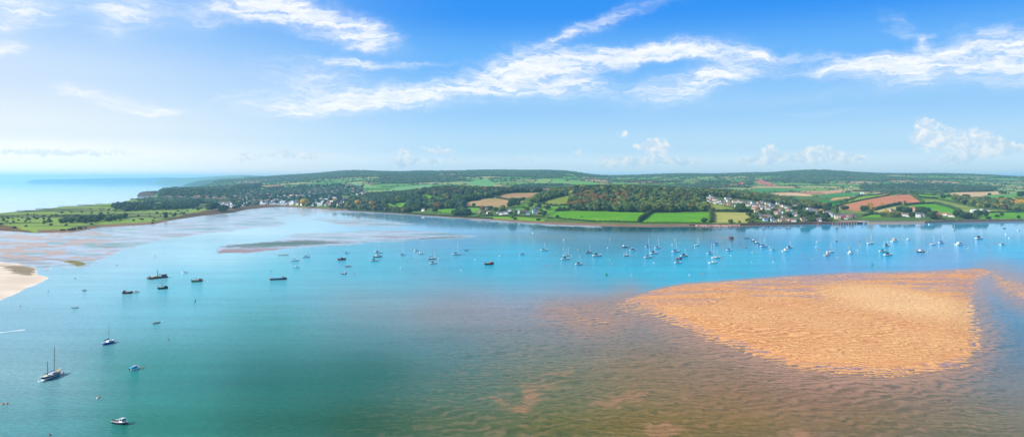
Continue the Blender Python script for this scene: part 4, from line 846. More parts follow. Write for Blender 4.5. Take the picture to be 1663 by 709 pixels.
# trees one can point to: (px, dip of the foot, height in survey units, leaf, kind, width, label)
SINGLES = [
 (344.5, 342.5, 11.5, 'dark', 'round', 1.6, 'large dark round tree on the warren links, the bigger of a pair'),
 (362, 344, 9, 'dark', 'round', 1.5, 'dark spreading tree on the links at the edge of the brown saltmarsh'),
 (269, 354.5, 6, 'dark', 'round', .9, 'small lone tree by the bend of the warren shore'),
 (321, 342, 5, 'mid', 'round', .8, 'pale young tree between low bushes on the links'),
 (287, 341, 7, 'dark', 'round', 1.2, 'dark tree standing behind the links hedge'),
 (580.5, 334.5, 8, 'gold', 'round', 1.0, 'bright yellow tree over the white shore shed'),
 (603.5, 335, 7, 'gold', 'round', 1.0, 'orange yellow tree in the dark copse on the far shore'),
 (612, 334.5, 7, 'rust', 'round', .8, 'brownish tree beside the orange yellow one on the far shore'),
 (494, 334, 9, 'gold', 'round', 1.3, 'yellow tree on the town shore behind the mud creek'),
 (500, 337, 8, 'olive', 'round', 1.0, 'olive yellow tree near the water at the town shore'),
 (544, 332, 8, 'gold', 'round', .9, 'tall yellow tree among the white town houses'),
 (690, 325.5, 6.5, 'dark', 'round', .8, 'round lone tree in the bright park field'),
 (707, 345.5, 7, 'dark', 'round', 1.0, 'dark round bush tree on the shore below the park house'),
 (640, 333.5, 7, 'dark', 'round', 1.1, 'wide tree between the two bright western meadows'),
 (634, 341, 6, 'mid', 'round', .9, 'grey green tree by the shore in front of the western meadow'),
 (737, 336, 7, 'dark', 'round', .9, 'round tree left of the tall clump below the wood'),
 (769, 335.5, 5, 'mid', 'round', .9, 'small round tree alone on the tan stubble field'),
 (831.5, 337.5, 12, 'dark', 'round', 1.0, 'big dark conical oak above the hamlet'),
 (841, 334, 6.5, 'mid', 'round', 1.0, 'rounded tree just behind the big dark oak'),
 (876, 337.5, 6, 'dark', 'round', 1.0, 'dark tree on the green slope above the hamlet'),
 (861, 337, 7, 'mid', 'round', 1.1, 'leafy tree at the foot of the hedge wood'),
 (816, 343, 8, 'olive', 'round', 1.0, 'olive tree behind the white hamlet houses'),
 (805, 343, 6, 'mid', 'round', 1.0, 'green tree between two hamlet roofs'),
 (796, 340, 5, 'dark', 'round', 1.4, 'dark low tree at the back of the hamlet'),
 (783, 342, 6, 'rust', 'round', 1.0, 'russet tree at the western end of the hamlet'),
 (754, 348, 6, 'mid', 'round', 1.6, 'wide scrubby tree on the shore west of the hamlet'),
 (838, 348, 6, 'mid', 'round', .8, 'small tree in front of the white hamlet gable'),
 (890, 341, 6.5, 'dark', 'round', 1.0, 'dark tree east of the hamlet'),
 (831, 354, 4, 'mid', 'round', 1.5, 'round bush on the green shore strip'),
 (836.5, 356.5, 3, 'dark', 'round', 1.5, 'dark bush at the foot of the green shore strip'),
 (874, 358, 3, 'dark', 'round', 1.8, 'dark bush by the slipway end of the shore strip'),
 (905.5, 354.5, 4.5, 'dark', 'round', 1.0, 'small dark tree in the corner of the long meadow'),
 (945, 352.7, 1.6, 'dark', 'round', 1.2, 'tiny thorn bush alone in the long meadow'),
 (1144, 361.5, 6.5, 'dark', 'round', 1.3, 'dark round tree at the seaward hedge of the second meadow'),
 (1186.5, 362, 5, 'mid', 'round', 1.4, 'round shrub tree on the sea wall below the hay field'),
 (1201, 361.7, 3, 'olive', 'round', 1.2, 'small yellowish bush on the wall below the hay field'),
 (1220, 361.5, 4, 'olive', 'round', 1.5, 'olive bush at the corner of the hay field'),
 (1214, 359.5, 4.5, 'olive', 'round', 1.3, 'light green bush tree by the first village garden'),
 (1203, 344, 12, 'mid', 'round', 1.15, 'big round oak at the edge of the village'),
 (1197, 344.5, 6, 'dark', 'round', 1.0, 'lower dark tree tucked against the big village oak'),
 (1159.5, 342.8, 5, 'mid', 'round', 1.0, 'tree at the corner of the sloping pasture'),
 (1240, 349, 9, 'mid', 'tall', 1.6, 'pointed green tree in the middle of the village gardens'),
 (1251.5, 351, 8, 'mid', 'round', 1.0, 'brownish green tree above the long white terrace'),
 (1242, 357, 5.5, 'rust', 'round', 1.1, 'russet tree in front of the long white terrace'),
 (1280, 353, 8, 'mid', 'round', 1.1, 'leafy tree in the middle of the village'),
 (1288, 341.5, 6, 'dark', 'round', 1.1, 'dark tree above the middle village roofs'),
 (1298, 342, 7.5, 'dark', 'round', 1.2, 'dark spreading tree at the upper back of the village'),
 (1307, 356, 12, 'dark', 'round', 1.1, 'tall dark tree beside the village green'),
 (1314, 359, 8, 'dark', 'round', 1.2, 'dark evergreen on the shore side of the village green'),
 (1341, 356, 8, 'dark', 'round', 1.3, 'bushy evergreen east of the village green'),
 (1347, 359.5, 5, 'olive', 'round', 1.1, 'olive shrub tree near the sea wall at the quay'),
 (1342, 343, 7, 'dark', 'round', 1.4, 'dark tree mass behind the pink village house'),
 (1334, 345, 5, 'gold', 'round', 1.1, 'gold leaved tree behind the pink village house'),
 (1318, 338.5, 8, 'dark', 'round', 1.4, 'dark tree at the upper east end of the village'),
 (1347, 336, 6, 'dark', 'round', 1.1, 'dark tree at the foot of the deep green crop field'),
 (1359.5, 347.5, 13, 'mid', 'tall', 1.7, 'tall narrow poplar behind the quay houses'),
 (1371.5, 341.5, 6.5, 'dark', 'round', 1.6, 'round dark tree on the rough pasture by the poplar'),
 (1364, 331, 5, 'mid', 'round', .8, 'slim tree on the hedge below the deep green crop'),
 (1373.5, 329, 6, 'mid', 'round', 1.0, 'tree on the boundary hedge of the ploughed hill'),
 (1383.5, 326, 5.5, 'mid', 'round', 1.0, 'second hedge tree up the ploughed hill boundary'),
 (1405, 345, 9.5, 'dark', 'round', 1.1, 'large dark round tree under the two poplars'),
 (1410.5, 343.5, 11.5, 'olive', 'tall', 1.5, 'olive poplar on the edge of the ploughed field'),
 (1415, 345, 13, 'gold', 'tall', 1.6, 'yellow poplar beside the olive poplar'),
 (1413, 346.5, 6, 'mid', 'round', 1.2, 'low tree in front of the two poplars'),
 (1431.5, 337.5, 7.5, 'gold', 'tall', 1.7, 'lone yellow poplar against the ploughed field'),
 (1439, 349, 8, 'gold', 'tall', 1.7, 'small yellow tree beside the grey willows'),
 (1469.5, 334, 6.5, 'mid', 'tall', 2.0, 'pointed tree where the ploughed and bright fields meet'),
 (1422.5, 348.5, 4, 'mid', 'round', 1.2, 'small green tree on the pasture behind the harbour'),
 (1435, 352, 6.5, 'mid', 'round', 1.3, 'leafy tree west of the grey willows'),
 (1449, 352.5, 6.5, 'olive', 'round', 1.5, 'pale willow bank behind the harbour mud'),
 (1458, 352.5, 6.5, 'olive', 'round', 1.4, 'pale willow next to the white inn'),
 (1463, 344.5, 8, 'dark', 'round', 1.3, 'dark tree above the white inn'),
 (1473, 347.5, 9.5, 'dark', 'round', 1.3, 'very dark tree left of the gabled pink house'),
 (1482, 352, 6, 'dark', 'round', 1.5, 'squat dark evergreen between inn and white villa'),
 (1488.5, 351.5, 6, 'olive', 'round', .8, 'yellow green shrub by the white villa'),
 (1495, 346, 9, 'mid', 'round', 1.4, 'big leafy tree right of the gabled pink house'),
 (1505, 350, 11, 'dark', 'round', 1.3, 'tall dark tree behind the white villa'),
 (1512, 355.5, 9, 'dark', 'round', 1.2, 'dark tree on the shore beside the white villa'),
 (1522, 355.5, 7.5, 'rust', 'round', 1.3, 'bronze tree on the shore road'),
 (1519, 348, 5, 'dark', 'round', 1.3, 'dark tree behind the bronze tree'),
 (1556, 353, 10, 'dark', 'round', 1.2, 'broad dark tree below the end of the bright field'),
 (1566, 356, 9, 'dark', 'round', 1.1, 'grey green tree on the shore, middle of the dark clump'),
 (1574, 355, 8.5, 'dark', 'round', 1.1, 'dark tree in front of the white farmhouse'),
 (1583, 356, 8, 'mid', 'round', 1.1, 'rounded tree on the wall east of the farmhouse'),
 (1589, 352, 9.5, 'dark', 'round', 1.0, 'tall dark tree between the two white farm buildings'),
 (1599, 352, 9, 'dark', 'round', .9, 'egg shaped dark tree right of the farm barns'),
 (1605, 355.5, 3, 'dark', 'round', 2.0, 'dark bush clump on the bright shore field'),
 (1619, 352.5, 3.5, 'dark', 'round', 1.6, 'low bush in the bright shore field'),
 (1626.5, 351.5, 5.5, 'dark', 'round', .9, 'small lollipop tree alone in the shore field'),
 (1654, 354.5, 4, 'dark', 'round', 1.1, 'little tree near the far end of the shore field'),
 (1651, 345.5, 7, 'dark', 'round', 1.0, 'dark tree at the back of the shore field'),
 (1659, 337, 11, 'gold', 'round', 1.2, 'large yellow tree at the edge of the mixed wood'),
 (1531, 323.5, 6.5, 'dark', 'round', 1.0, 'dark tree pair between the upper green fields'),
 (1541, 320.5, 4, 'mid', 'round', 1.8, 'bushy trees under the tan field'),
 (1553, 321, 4.5, 'olive', 'round', 1.5, 'olive trees under the tan field'),
 (1570, 320.5, 4.5, 'dark', 'round', 2.0, 'dark trees round the far farm'),
 (1597.5, 325, 5, 'dark', 'round', 1.9, 'dark spinney at the foot of the hill crop'),
 (1607, 317.5, 3.5, 'dark', 'round', 1.2, 'small tree on the skyline of the hill crop'),
 (1628, 315, 4.5, 'mid', 'round', 2.2, 'clump of trees along the top of the hill crop'),
 (1657, 320, 8, 'dark', 'round', 1.0, 'dark trees at the right end of the hill crop'),
]
for (x, y, hp, lf, kd, w, lab) in SINGLES:
    X, Y, Z = ground(x, y); tree((X, Y, Z - .3), hp * Y / F, lf, lab, None, kd, w * (0.55 if kd == 'tall' else .95))
# gardens and verges of the village: small unnamed trees
VG = []
for (poly, step, kp, mixd, gl_, hh) in (([(1215, 362), (1212, 345), (1205, 336), (1140, 331), (1135, 322), (1190, 324), (1240, 331), (1300, 338), (1345, 345), (1352, 358), (1345, 361)], 24, .42, 1, 'garden tree between the village roofs', 6.5),
                                        ([(775, 351), (778, 341), (830, 337), (892, 338), (893, 350), (880, 352), (840, 350)], 19, .42, 1, 'garden tree among the hamlet houses', 5.5)):
    p = scatter(poly, step, 1500, 2700, kp)
    for q in p[:48]:
        tree(q - np.array([0, 0, .3]), hh * (.6 + .8 * random.random()), random.choice(['mid', 'mid', 'dark', 'dark', 'olive']), gl_, gl_ + 's', w=1.2)
# ---- hedges: one thing each, a bushy strip along a boundary
def hedge(pts, hh, label, leaf='dark', d0=1100, wid=3.5):
    P3 = [ground(x, y, d0) for x, y in pts]; V, Fc = [], []; o = 0
    for a, b in zip(P3[:-1], P3[1:]):
        L = math.hypot(b[0] - a[0], b[1] - a[1]); n = max(2, int(L / (wid * .55)))
        for i in range(n):
            t = (i + random.random() * .7) / n; X = a[0] + (b[0] - a[0]) * t; Y = a[1] + (b[1] - a[1]) * t; Z = float(hz(X, Y))
            s = hh * (.7 + .6 * random.random()); V0, F0 = PROT_F[random.randrange(5)]
            v = V0 * np.array([wid * 1.2, wid * 1.2, s * 1.35]) + np.array([X + random.uniform(-.8, .8), Y + random.uniform(-.8, .8), Z - .3]); V.append(v); Fc.append(F0 + o); o += len(V0)
    tag(obj('hedge', mesh('hedge', np.concatenate(V), np.concatenate(Fc), LEAF[leaf])), label, 'hedge')
HEDGES = [
 ([(1037, 361), (1044, 355), (1056, 346), (1060, 343)], 7, 'ragged tall hedge dividing the two bright shore meadows', 'dark', 6),
 ([(1153.8, 361.8), (1154, 344.5)], 9, 'clipped golden hedge between the bright meadow and the hay field', 'olive', 5),
 ([(1152, 344), (1180, 344.2), (1212, 344.5)], 4, 'low dark hedge above the hay field', 'dark', 4),
 ([(1163, 343), (1196, 342.6)], 4, 'hedge at the foot of the sloping pasture', 'dark', 5),
 ([(888, 353.7), (930, 357), (960, 359.5), (1034, 361.2)], 2.5, 'shaggy low hedge on the seaward side of the long meadow', 'dark', 4),
 ([(1040, 361.8), (1150, 362)], 1.6, 'thin seaward hedge of the second meadow', 'mid', 3),
 ([(903, 343), (925, 342)], 8, 'thick dark hedge at the west end of the long meadow', 'dark', 8),
 ([(828, 334.2), (840, 328), (852, 323)], 4, 'short hedge east of the tan stubble field', 'dark', 5),
 ([(806, 321.8), (828, 325), (840, 324.5), (852, 322.6)], 4.5, 'dark curved hedge between the two tan fields', 'dark', 5),
 ([(872, 330.5), (900, 334), (925, 333.5)], 4, 'hedge under the olive pasture', 'dark', 5),
 ([(755, 336), (776, 336.8), (800, 337.3)], 3.5, 'hedge along the foot of the stubble field', 'dark', 5),
 ([(566, 341.5), (640, 345.5), (700, 349.5), (760, 353), (800, 355)], 3, 'long scrubby shoreline hedge west of the hamlet', 'dark', 5),
 ([(776, 350.5), (840, 351.4), (884, 352)], 2.6, 'dark railway hedge behind the green shore strip', 'dark', 4),
 ([(1352, 338), (1372, 331), (1400, 325.4), (1440, 318.3), (1468, 315.6)], 3.5, 'dark hedge along the upper edge of the ploughed hill', 'dark', 5),
 ([(1348, 330), (1372, 327.6), (1400, 318.2), (1440, 313.8), (1468, 313.2)], 3.5, 'topmost hedge over the strip of grass on the hill', 'dark', 5),
 ([(1478, 316), (1486, 320.5), (1499, 329)], 6, 'scrubby hedge down the east side of the ploughed field', 'mid', 8),
 ([(1470, 333), (1499, 331), (1519, 330.6)], 4.5, 'straight dark hedge on top of the bright green field', 'dark', 5),
 ([(1418, 342), (1440, 335.5), (1462, 331.5)], 6, 'row of bushes under the ploughed hill', 'dark', 8),
 ([(1470, 314.5), (1500, 316), (1519, 317)], 4, 'dark hedge behind the hill top', 'dark', 5),
 ([(1490, 320), (1524, 323.2)], 5, 'thick hedge between upper grass strips', 'dark', 6),
 ([(1519, 331), (1541, 336.5), (1560, 343)], 6, 'leafy hedge between the bright field and the olive pasture', 'mid', 7),
 ([(1524, 323.5), (1560, 330), (1600, 338.5), (1634, 341.5)], 3, 'low hedge above the olive pasture', 'mid', 5),
 ([(1555, 326), (1585, 331)], 3, 'hedge in front of the mixed wood', 'dark', 5),
 ([(1402, 351), (1416, 347.5), (1430, 348)], 4, 'hedge around the harbour pasture', 'dark', 5),
 ([(1600, 345), (1663, 344.2), (1740, 343.5)], 3, 'hedge at the back of the shore field', 'dark', 5),
 ([(1214, 361.8), (1280, 361.6), (1340, 360.8)], 2, 'garden hedge along the village sea wall', 'mid', 3),
 ([(1530, 357.5), (1600, 357), (1740, 356)], 2, 'rough hedge behind the buttressed sea wall', 'mid', 3.5),
 ([(1312, 349), (1334, 349)], 2.5, 'clipped hedge above the village green', 'mid', 3),
 ([(616, 330), (628, 335), (646, 343)], 5, 'hedge on the west side of the park meadows', 'dark', 7),
]
for pts, hh, lab, lf, wd_ in HEDGES: hedge(pts, hh, lab, lf, wid=wd_)
# ================================================================ HOUSES AND SHORE WORKS
M_W = mat('render_white', (238, 234, 226), .8, .06, .3); M_C = mat('render_cream', (232, 214, 178), .8, .08, .3); M_B = mat('red_brick', (172, 92, 72), .9, .12, 2)
M_P = mat('render_pink', (226, 172, 156), .8, .08, .3); M_G = mat('grey_stone', (158, 150, 138), .9, .12, 1); M_BL = mat('pale_blue_render', (170, 205, 224), .8, .06, .3); M_T = mat('teal_cladding', (70, 168, 178), .7, .06, .5)
M_SL = mat('slate', (104, 106, 114), .75, .14, 1.2); M_TC = mat('terracotta_tiles', (176, 118, 92), .85, .15, 1.2); M_BR = mat('brown_tiles', (128, 104, 90), .85, .15, 1.2); M_TIN = mat('pale_sheet_roof', (214, 222, 226), .5, .05, .5)
M_GL = mat('window_glass', (46, 58, 72), .15, .05); M_DR = mat('door_paint', (60, 72, 96), .5, .1); M_CH = mat('chimney_brick', (150, 92, 72), .9, .1)
HM = {}
def house_meshes(L, D, E, Rg, wm, rm, chim, kind='gable'):
    key = (L, D, E, Rg, wm.name, rm.name, chim, kind)
    if key in HM: return HM[key]
    w = MB()
    w.box(-L / 2, L / 2, -D / 2, D / 2, -3, E)
    for s in (-1, 1):
        x = s * L / 2; xo = x - s * .3
        w.add([(x, -D / 2, E), (x, D / 2, E), (x, 0, E + Rg), (xo, -D / 2, E), (xo, D / 2, E), (xo, 0, E + Rg)], [(0, 1, 2), (3, 5, 4), (0, 3, 4, 1), (1, 4, 5, 2), (2, 5, 3, 0)])
    r = MB(); t = .28; ov = .45; sl = Rg / (D / 2)
    for s in (-1, 1):
        y0 = s * (D / 2 + ov); z0 = E - ov * sl + .03
        r.add([(-L / 2 - ov, y0, z0), (L / 2 + ov, y0, z0), (L / 2 + ov, 0, E + Rg + .03), (-L / 2 - ov, 0, E + Rg + .03), (-L / 2 - ov, y0, z0 + t), (L / 2 + ov, y0, z0 + t), (L / 2 + ov, 0, E + Rg + t + .03), (-L / 2 - ov, 0, E + Rg + t + .03)],
              [(0, 1, 2, 3), (4, 7, 6, 5), (0, 4, 5, 1), (1, 5, 6, 2), (2, 6, 7, 3), (3, 7, 4, 0)])
    parts = [('wall', w.mesh('wall', wm), []), ]
    c = MB(); c.box(L * .32, L * .32 + .9, -.5, .5, E + Rg - .5, E + Rg + 1.2); c.box(L * .32 - .08, L * .32 + .98, -.58, .58, E + Rg + 1.2, E + Rg + 1.4)
    parts.append(('roof', r.mesh('roof', rm), [('chimney', c.mesh('chimney', M_CH))] if chim else []))
    n = max(2, int(L / 3.4)); fl = 2 if E > 4.4 else 1
    for f_ in range(fl):
        for i in range(n):
            x = -L / 2 + L * (i + .5) / n
            if f_ == 0 and i == n // 2:
                d_ = MB(); d_.box(x - .5, x + .5, -D / 2 - .06, -D / 2 + .1, 0.05, 2.15); parts.append(('door', d_.mesh('door', M_DR), [])); continue
            g = MB(); g.box(x - .65, x + .65, -D / 2 - .05, -D / 2 + .1, 1.0 + f_ * 2.6, 2.3 + f_ * 2.6); parts.append(('window', g.mesh('window', M_GL), []))
    for f_ in range(fl):
        g = MB(); g.box(-L / 2 - .05, -L / 2 + .1, -.7, .7, 1.0 + f_ * 2.6, 2.3 + f_ * 2.6); parts.append(('window', g.mesh('window', M_GL), []))
    HM[key] = parts; return parts
def house(X, Y, Z, rz, spec, label, group=None, name='house', detail=True, scale=1.0):
    t = thing(name, label, 'house', (X, Y, Z), rz, group); t.scale = (scale,) * 3
    for nm, me, subs in house_meshes(*spec):
        if not detail and nm in ('window', 'door'): continue
        o = obj(nm, me, t)
        for sn, sm in subs: obj(sn, sm, o)
    return t
WN = {'w': (M_W, 'white rendered'), 'c': (M_C, 'cream rendered'), 'b': (M_B, 'red brick'), 'p': (M_P, 'pink washed'), 'g': (M_G, 'grey stone'), 'l': (M_BL, 'pale blue'), 't': (M_T, 'teal clad')}
RN = {'s': (M_SL, 'slate'), 't': (M_TC, 'terracotta'), 'b': (M_BR, 'brown tiled'), 'p': (M_TIN, 'pale')}
# village houses: (px, foot, wall, roof, form)  form: n normal, l long, s small, b bungalow, T tall
VILL = '''1137.5 321 g s b|1149.6 321.5 w s b|1155.4 321.5 w s n|1139 328 w t l|1145 328 c t n|1155 325 p t n|1152.8 329 w s n|1160.7 330.5 w b n|1166.5 327 c s n|1170.8 331.5 w s b|1181 324 w s l|1177.6 327 g b s|1183.5 333.6 p t n|1193 329.4 w t l|1194.6 335.7 w p s|1203.5 330 w s n|1213.6 334.7 w b n|1217.3 330 g s l|1225.8 335.7 w s l|1232 331 p b n|1235.8 335.7 p s n|1224.7 340 c t l|1235.3 340 w s n|1244.8 332 c s n|1253.2 335.7 l s l|1247 340.5 w b l|1245 337 c b n|1261.7 342 b b l|1262.8 332 w s n|1268 335.7 p b n|1276.5 338.4 w s n|1278.6 342.6 p b n|1229 344.7 c b l|1235.8 345.8 w b n|1246 345 g s s|1260.6 347.3 w t l|1267 348.4 w s n|1274.4 349 t p l|1231 353.2 l s l|1239 353.4 w s l|1247 353.4 w s l|1262.8 352.8 w b n|1271 352.4 w s s|1242.7 359 l s n|1254.3 359.5 l s n|1267 360 c b n|1276.5 360 c b n|1284.5 359.8 p b n|1293.8 360 l s n|1302.8 359 c b n|1281.7 341.5 l s n|1290.7 335.7 c s n|1303.9 336.2 w s n|1312.9 341 w s n|1322.4 343 w s l|1330.9 346.8 p t l|1320.8 347.3 b b n|1338.8 346.3 w b s|1345 348.4 w s l|1353.6 352 l s n|1358.9 355.3 c s T|1364.2 353.6 w s n|1369.5 355 b s T|1375.8 353.2 c t n|1383.2 353.7 b s T|1286.4 350 w s l|1297.5 348.6 c b l|1310.8 344.7 l s n|1301 327 w b n|1364.5 338.4 w s s|1335 359 g s l|1326 359.6 c b n'''
HAML = '''794.5 347 w b l|790.5 342 g s n|808 346.4 w s s|814.2 348.7 w s n|821 347.6 w s l|828.4 343.6 w s n|841.9 346.4 w s T|851.5 345.9 g b l|857.7 348.7 l s n|867.9 346.4 l s T|871.2 340.8 g s l|875.2 348.1 b b n|885.4 341 c s s|779.3 346 g b n|866 341.5 g s n|687.6 342.6 w b n|579.8 338.6 w p b'''
EAST = '''1461 349.8 w b l|1467.7 350.8 w b n|1475 351.6 w b n|1480.5 341.5 p t T|1485.5 343 p t T|1491 352.8 w s T|1496.5 352.8 w s T|1447.6 343.6 p s n|1519 346.5 p t n|1525.9 349.5 p b n|1534.3 350 w t n|1544.9 352 w b l|1580.8 344.7 w p l|1594 343.7 w p n|1604.6 344.2 c s n|1383 303.8 w s n|1400 315 w p l|1500 312.8 w p l|683 316.5 w s n|763 297.5 w s s'''
FORM = {'n': (9, 7.5, 5.0, 2.8), 'l': (14, 8, 4.9, 2.9), 's': (6.5, 5.5, 2.7, 1.9), 'b': (12, 7.5, 2.8, 2.0), 'T': (9.5, 9, 7.6, 3.4)}
FN = {'n': 'house', 'l': 'long house', 's': 'small outbuilding', 'b': 'bungalow', 'T': 'tall house'}
ORD = 'first second third fourth fifth sixth seventh eighth ninth tenth eleventh twelfth thirteenth fourteenth fifteenth sixteenth seventeenth eighteenth nineteenth twentieth twenty-first twenty-second twenty-third twenty-fourth'.split()
def settlement(txt, place, rows, group, sc_=1.0, dense=False):
    items = []
    for s in txt.split('|'):
        a = s.split(); items.append((float(a[0]), float(a[1]), a[2], a[3], a[4]))
        if dense and len(items) % 2: items.append((float(a[0]) + 4.6, float(a[1]) + (.9 if len(items) % 3 else -1.3), 'wgcwpw'[len(items) % 6], 'sbtsbs'[len(items) % 6], 'nsbn'[len(items) % 4]))
    rk = {}
    for it in items:
        row = next(nm for lim, nm in rows if it[1] <= lim); rk.setdefault((row, it[2]), []).append(it)
    for (row, wk), L in rk.items():
        L.sort()
        for i, (x, y, wk, rk_, fm) in enumerate(L):
            X, Y, Z = ground(x, y); nm = FN[fm]; wl = WN[wk][1]; rl = RN[rk_][1]
            rank = ORD[i] if len(L) > 1 else 'the only'
            lab = f'{rank} {wl} house from the west in {row} of {place}, {rl} roof' if len(L) > 1 else f'{wl} {nm} with {rl} roof in {row} of {place}'
            house(X, Y, Z, random.uniform(-.55, .35), FORM[fm] + (WN[wk][0], RN[rk_][0], fm not in 'sb'), lab, group, {'s': 'outbuilding', 'b': 'bungalow'}.get(fm, 'house'), True, sc_)
settlement(VILL, 'the village', [(331, 'top row'), (338, 'upper row'), (345, 'middle row'), (350.5, 'lower row'), (357, 'quay row'), (999, 'shore row')], 'houses of the waterside village', 1.0, True)
settlement(HAML, 'the hamlet', [(343, 'back row'), (999, 'front row')], 'houses of the hamlet by the shore')
settlement(EAST, 'the eastern shore', [(320, 'far valley'), (346, 'slope row'), (999, 'waterfront')], 'scattered houses of the eastern shore')
# far town: small pale houses among the trees
spots = []
for poly, n_, d0, d1 in (([(345, 340), (350, 331), (430, 327), (500, 329), (520, 334), (500, 335.5), (460, 333), (420, 331), (372, 338)], 85, 2300, 4200), ([(500, 336), (505, 327), (560, 322), (575, 327), (545, 337)], 42, 2200, 4200),
                         ([(262, 323), (268, 321), (310, 320), (360, 321), (420, 319), (420, 326), (330, 325)], 60, 2900, 4600), ([(430, 322), (440, 312), (520, 306), (592, 304), (598, 316), (560, 321)], 95, 3300, 5600), ([(560, 303), (566, 300.5), (576, 301), (576, 303)], 12, 3900, 6500), ([(380, 316), (420, 312), (440, 318), (400, 319)], 16, 3300, 5600)):
    p = scatter(poly, 17, d0, d1, 1.0); rng.shuffle(p); c = 0
    for q in p:
        if c >= n_: break
        if all((q[0] - s[0]) ** 2 + (q[1] - s[1]) ** 2 > 24 ** 2 for s in spots): spots.append(q); c += 1
kinds = [('w', 's'), ('w', 's'), ('w', 'p'), ('c', 's'), ('w', 'b'), ('p', 't'), ('l', 's'), ('g', 's'), ('w', 'p'), ('c', 'b')]
spots.sort(key=lambda q: q[1])
hv, hf, hm_i, ho = [], [], [], 0
for q in spots[128:]:                                # the farthest specks of the town: one mass
    fm = random.choice('nnl'); ps = house_meshes(*(FORM[fm] + (M_W, M_SL, False))); a_ = random.uniform(-.8, .8)
    for mi, (nm_, me_, _s) in enumerate(ps[:2]):
        for v in me_.vertices: x_, y_, z_ = v.co * 1.2; hv.append((q[0] + x_ * math.cos(a_) - y_ * math.sin(a_), q[1] + x_ * math.sin(a_) + y_ * math.cos(a_), q[2] + .6 + z_))
        for p_ in me_.polygons: hf.append([ho + i_ for i_ in p_.vertices]); hm_i.append(mi if mi == 0 or random.random() < .7 else 2)
        ho += len(me_.vertices)
me = bpy.data.meshes.new('distant_houses'); me.from_pydata(hv, [], hf); [me.materials.append(m_) for m_ in (M_W, M_SL, M_TC)]; me.polygons.foreach_set('material_index', hm_i); me.update()
tag(obj('distant_houses', me), 'pale specks of far houses climbing the hillside beyond the town', 'houses', kind='stuff')
for q in spots[:128]:
    wk, rk_ = random.choice(kinds); fm = random.choice('nnnlllb')
    house(q[0], q[1], q[2] + .6, random.uniform(-.8, .8), FORM[fm] + (WN[wk][0], RN[rk_][0], False), f'small {WN[wk][1]} house with {RN[rk_][1]} roof among the trees of the far town', f'{WN[wk][1]} houses with {RN[rk_][1]} roofs in the far town', 'house', False, 1.2)
# holiday park sheds on the town shore and round the sea front
for (x, y, L, lab) in ((419, 332, 60, 'long low white holiday hall behind the saltmarsh'), (455, 332.5, 50, 'long white roofed shed on the town shore'), (428, 329.5, 36, 'white shed behind the long holiday hall'), (256, 321, 55, 'long white pavilion on the sea front'), (285, 323.5, 40, 'white tented amusement roof by the beach'), (505, 334, 38, 'white boat store beside the yellow tree'), (445, 325.5, 40, 'pale flat roofed hall in the middle of the far town'), (585, 316.5, 60, 'long pale works roof in the valley'), (612, 314.5, 46, 'second long pale works roof in the valley')):
    X, Y, Z = ground(x, y); t = thing('shed', lab, 'shed', (X, Y, Z), random.uniform(-.2, .2))
    w = MB(); w.box(-L / 2, L / 2, -8, 8, -3, 4); w.build('wall', M_W, t)
    r = MB(); r.prism([(0, 0), (0, 0), (0, 0)], 0, 0) if False else None
    r.add([(-L / 2 - .5, -8.5, 4.02), (L / 2 + .5, -8.5, 4.02), (L / 2 + .5, 8.5, 4.02), (-L / 2 - .5, 8.5, 4.02), (-L / 2 - .5, 0, 6.4), (L / 2 + .5, 0, 6.4)], [(0, 3, 2, 1), (0, 1, 5, 4), (2, 3, 4, 5), (0, 4, 3), (1, 2, 5)])
    r.build('roof', M_TIN, t)
# ---- railway sea wall and its buttresses, footbridge gap, pier, rocks, harbour
M_WALL = mat('wall_masonry', (138, 112, 94), .95, .3, .35, bump=.3); M_WALL2 = mat('wall_sandstone', (196, 152, 118), .95, .2, .5); M_DK = mat('dark_wet_stone', (70, 56, 52), .7, .25, .5); M_WOOD = mat('weathered_timber', (120, 96, 80), .9, .2, 1)
def wall_line(pts, name, label, h, w=3.0, m=M_WALL, z0=-1.5, cat='wall'):
    P2 = [at(x, y, 0.3) for x, y in pts]; b = MB()
    for (xa, ya), (xb, yb) in zip(P2[:-1], P2[1:]):
        L = math.hypot(xb - xa, yb - ya); nx, ny = -(yb - ya) / L, (xb - xa) / L
        if ny < 0: nx, ny = -nx, -ny
        v = [(xa, ya, z0), (xb, yb, z0), (xb + nx * w, yb + ny * w, z0), (xa + nx * w, ya + ny * w, z0)]
        b.add(v + [(p[0] + nx * .5 * (i < 2), p[1] + ny * .5 * (i < 2), h) for i, p in enumerate(v)], [(0, 1, 5, 4), (1, 2, 6, 5), (2, 3, 7, 6), (3, 0, 4, 7), (4, 5, 6, 7)])
    return b, tag(b.build(name, m), label, cat), P2
W1 = [(905, 363.5), (1000, 366.5), (1060, 367.2), (1120, 366.7)]
wall_line(W1, 'sea_wall', 'low brown shore bank along the long meadow', 1.6, 6, M_WALL)
wall_line([(1120, 366.3), (1200, 366.2), (1240, 365.3), (1320, 363.8), (1352, 363.6), (1396, 363.0)], 'sea_wall', 'dark railway sea wall in front of the village', 3.4, 4, M_DK)
wall_line([(1203, 365.4), (1240, 364.6), (1320, 363.1), (1352, 362.9), (1396, 362.3)], 'railway_parapet', 'paler brown parapet on top of the village sea wall', 4.4, 1.5, M_WALL)
wall_line([(1410, 362.9), (1460, 362.5), (1502, 362.0)], 'breakwater', 'long pale topped breakwater across the harbour mouth', 2.8, 5, M_WALL2)
wall_line([(1502, 361.8), (1550, 360.6), (1663, 358.8), (1900, 356.5)], 'sea_wall', 'buttressed brown sea wall of the eastern shore', 5.0, 4, M_WALL)
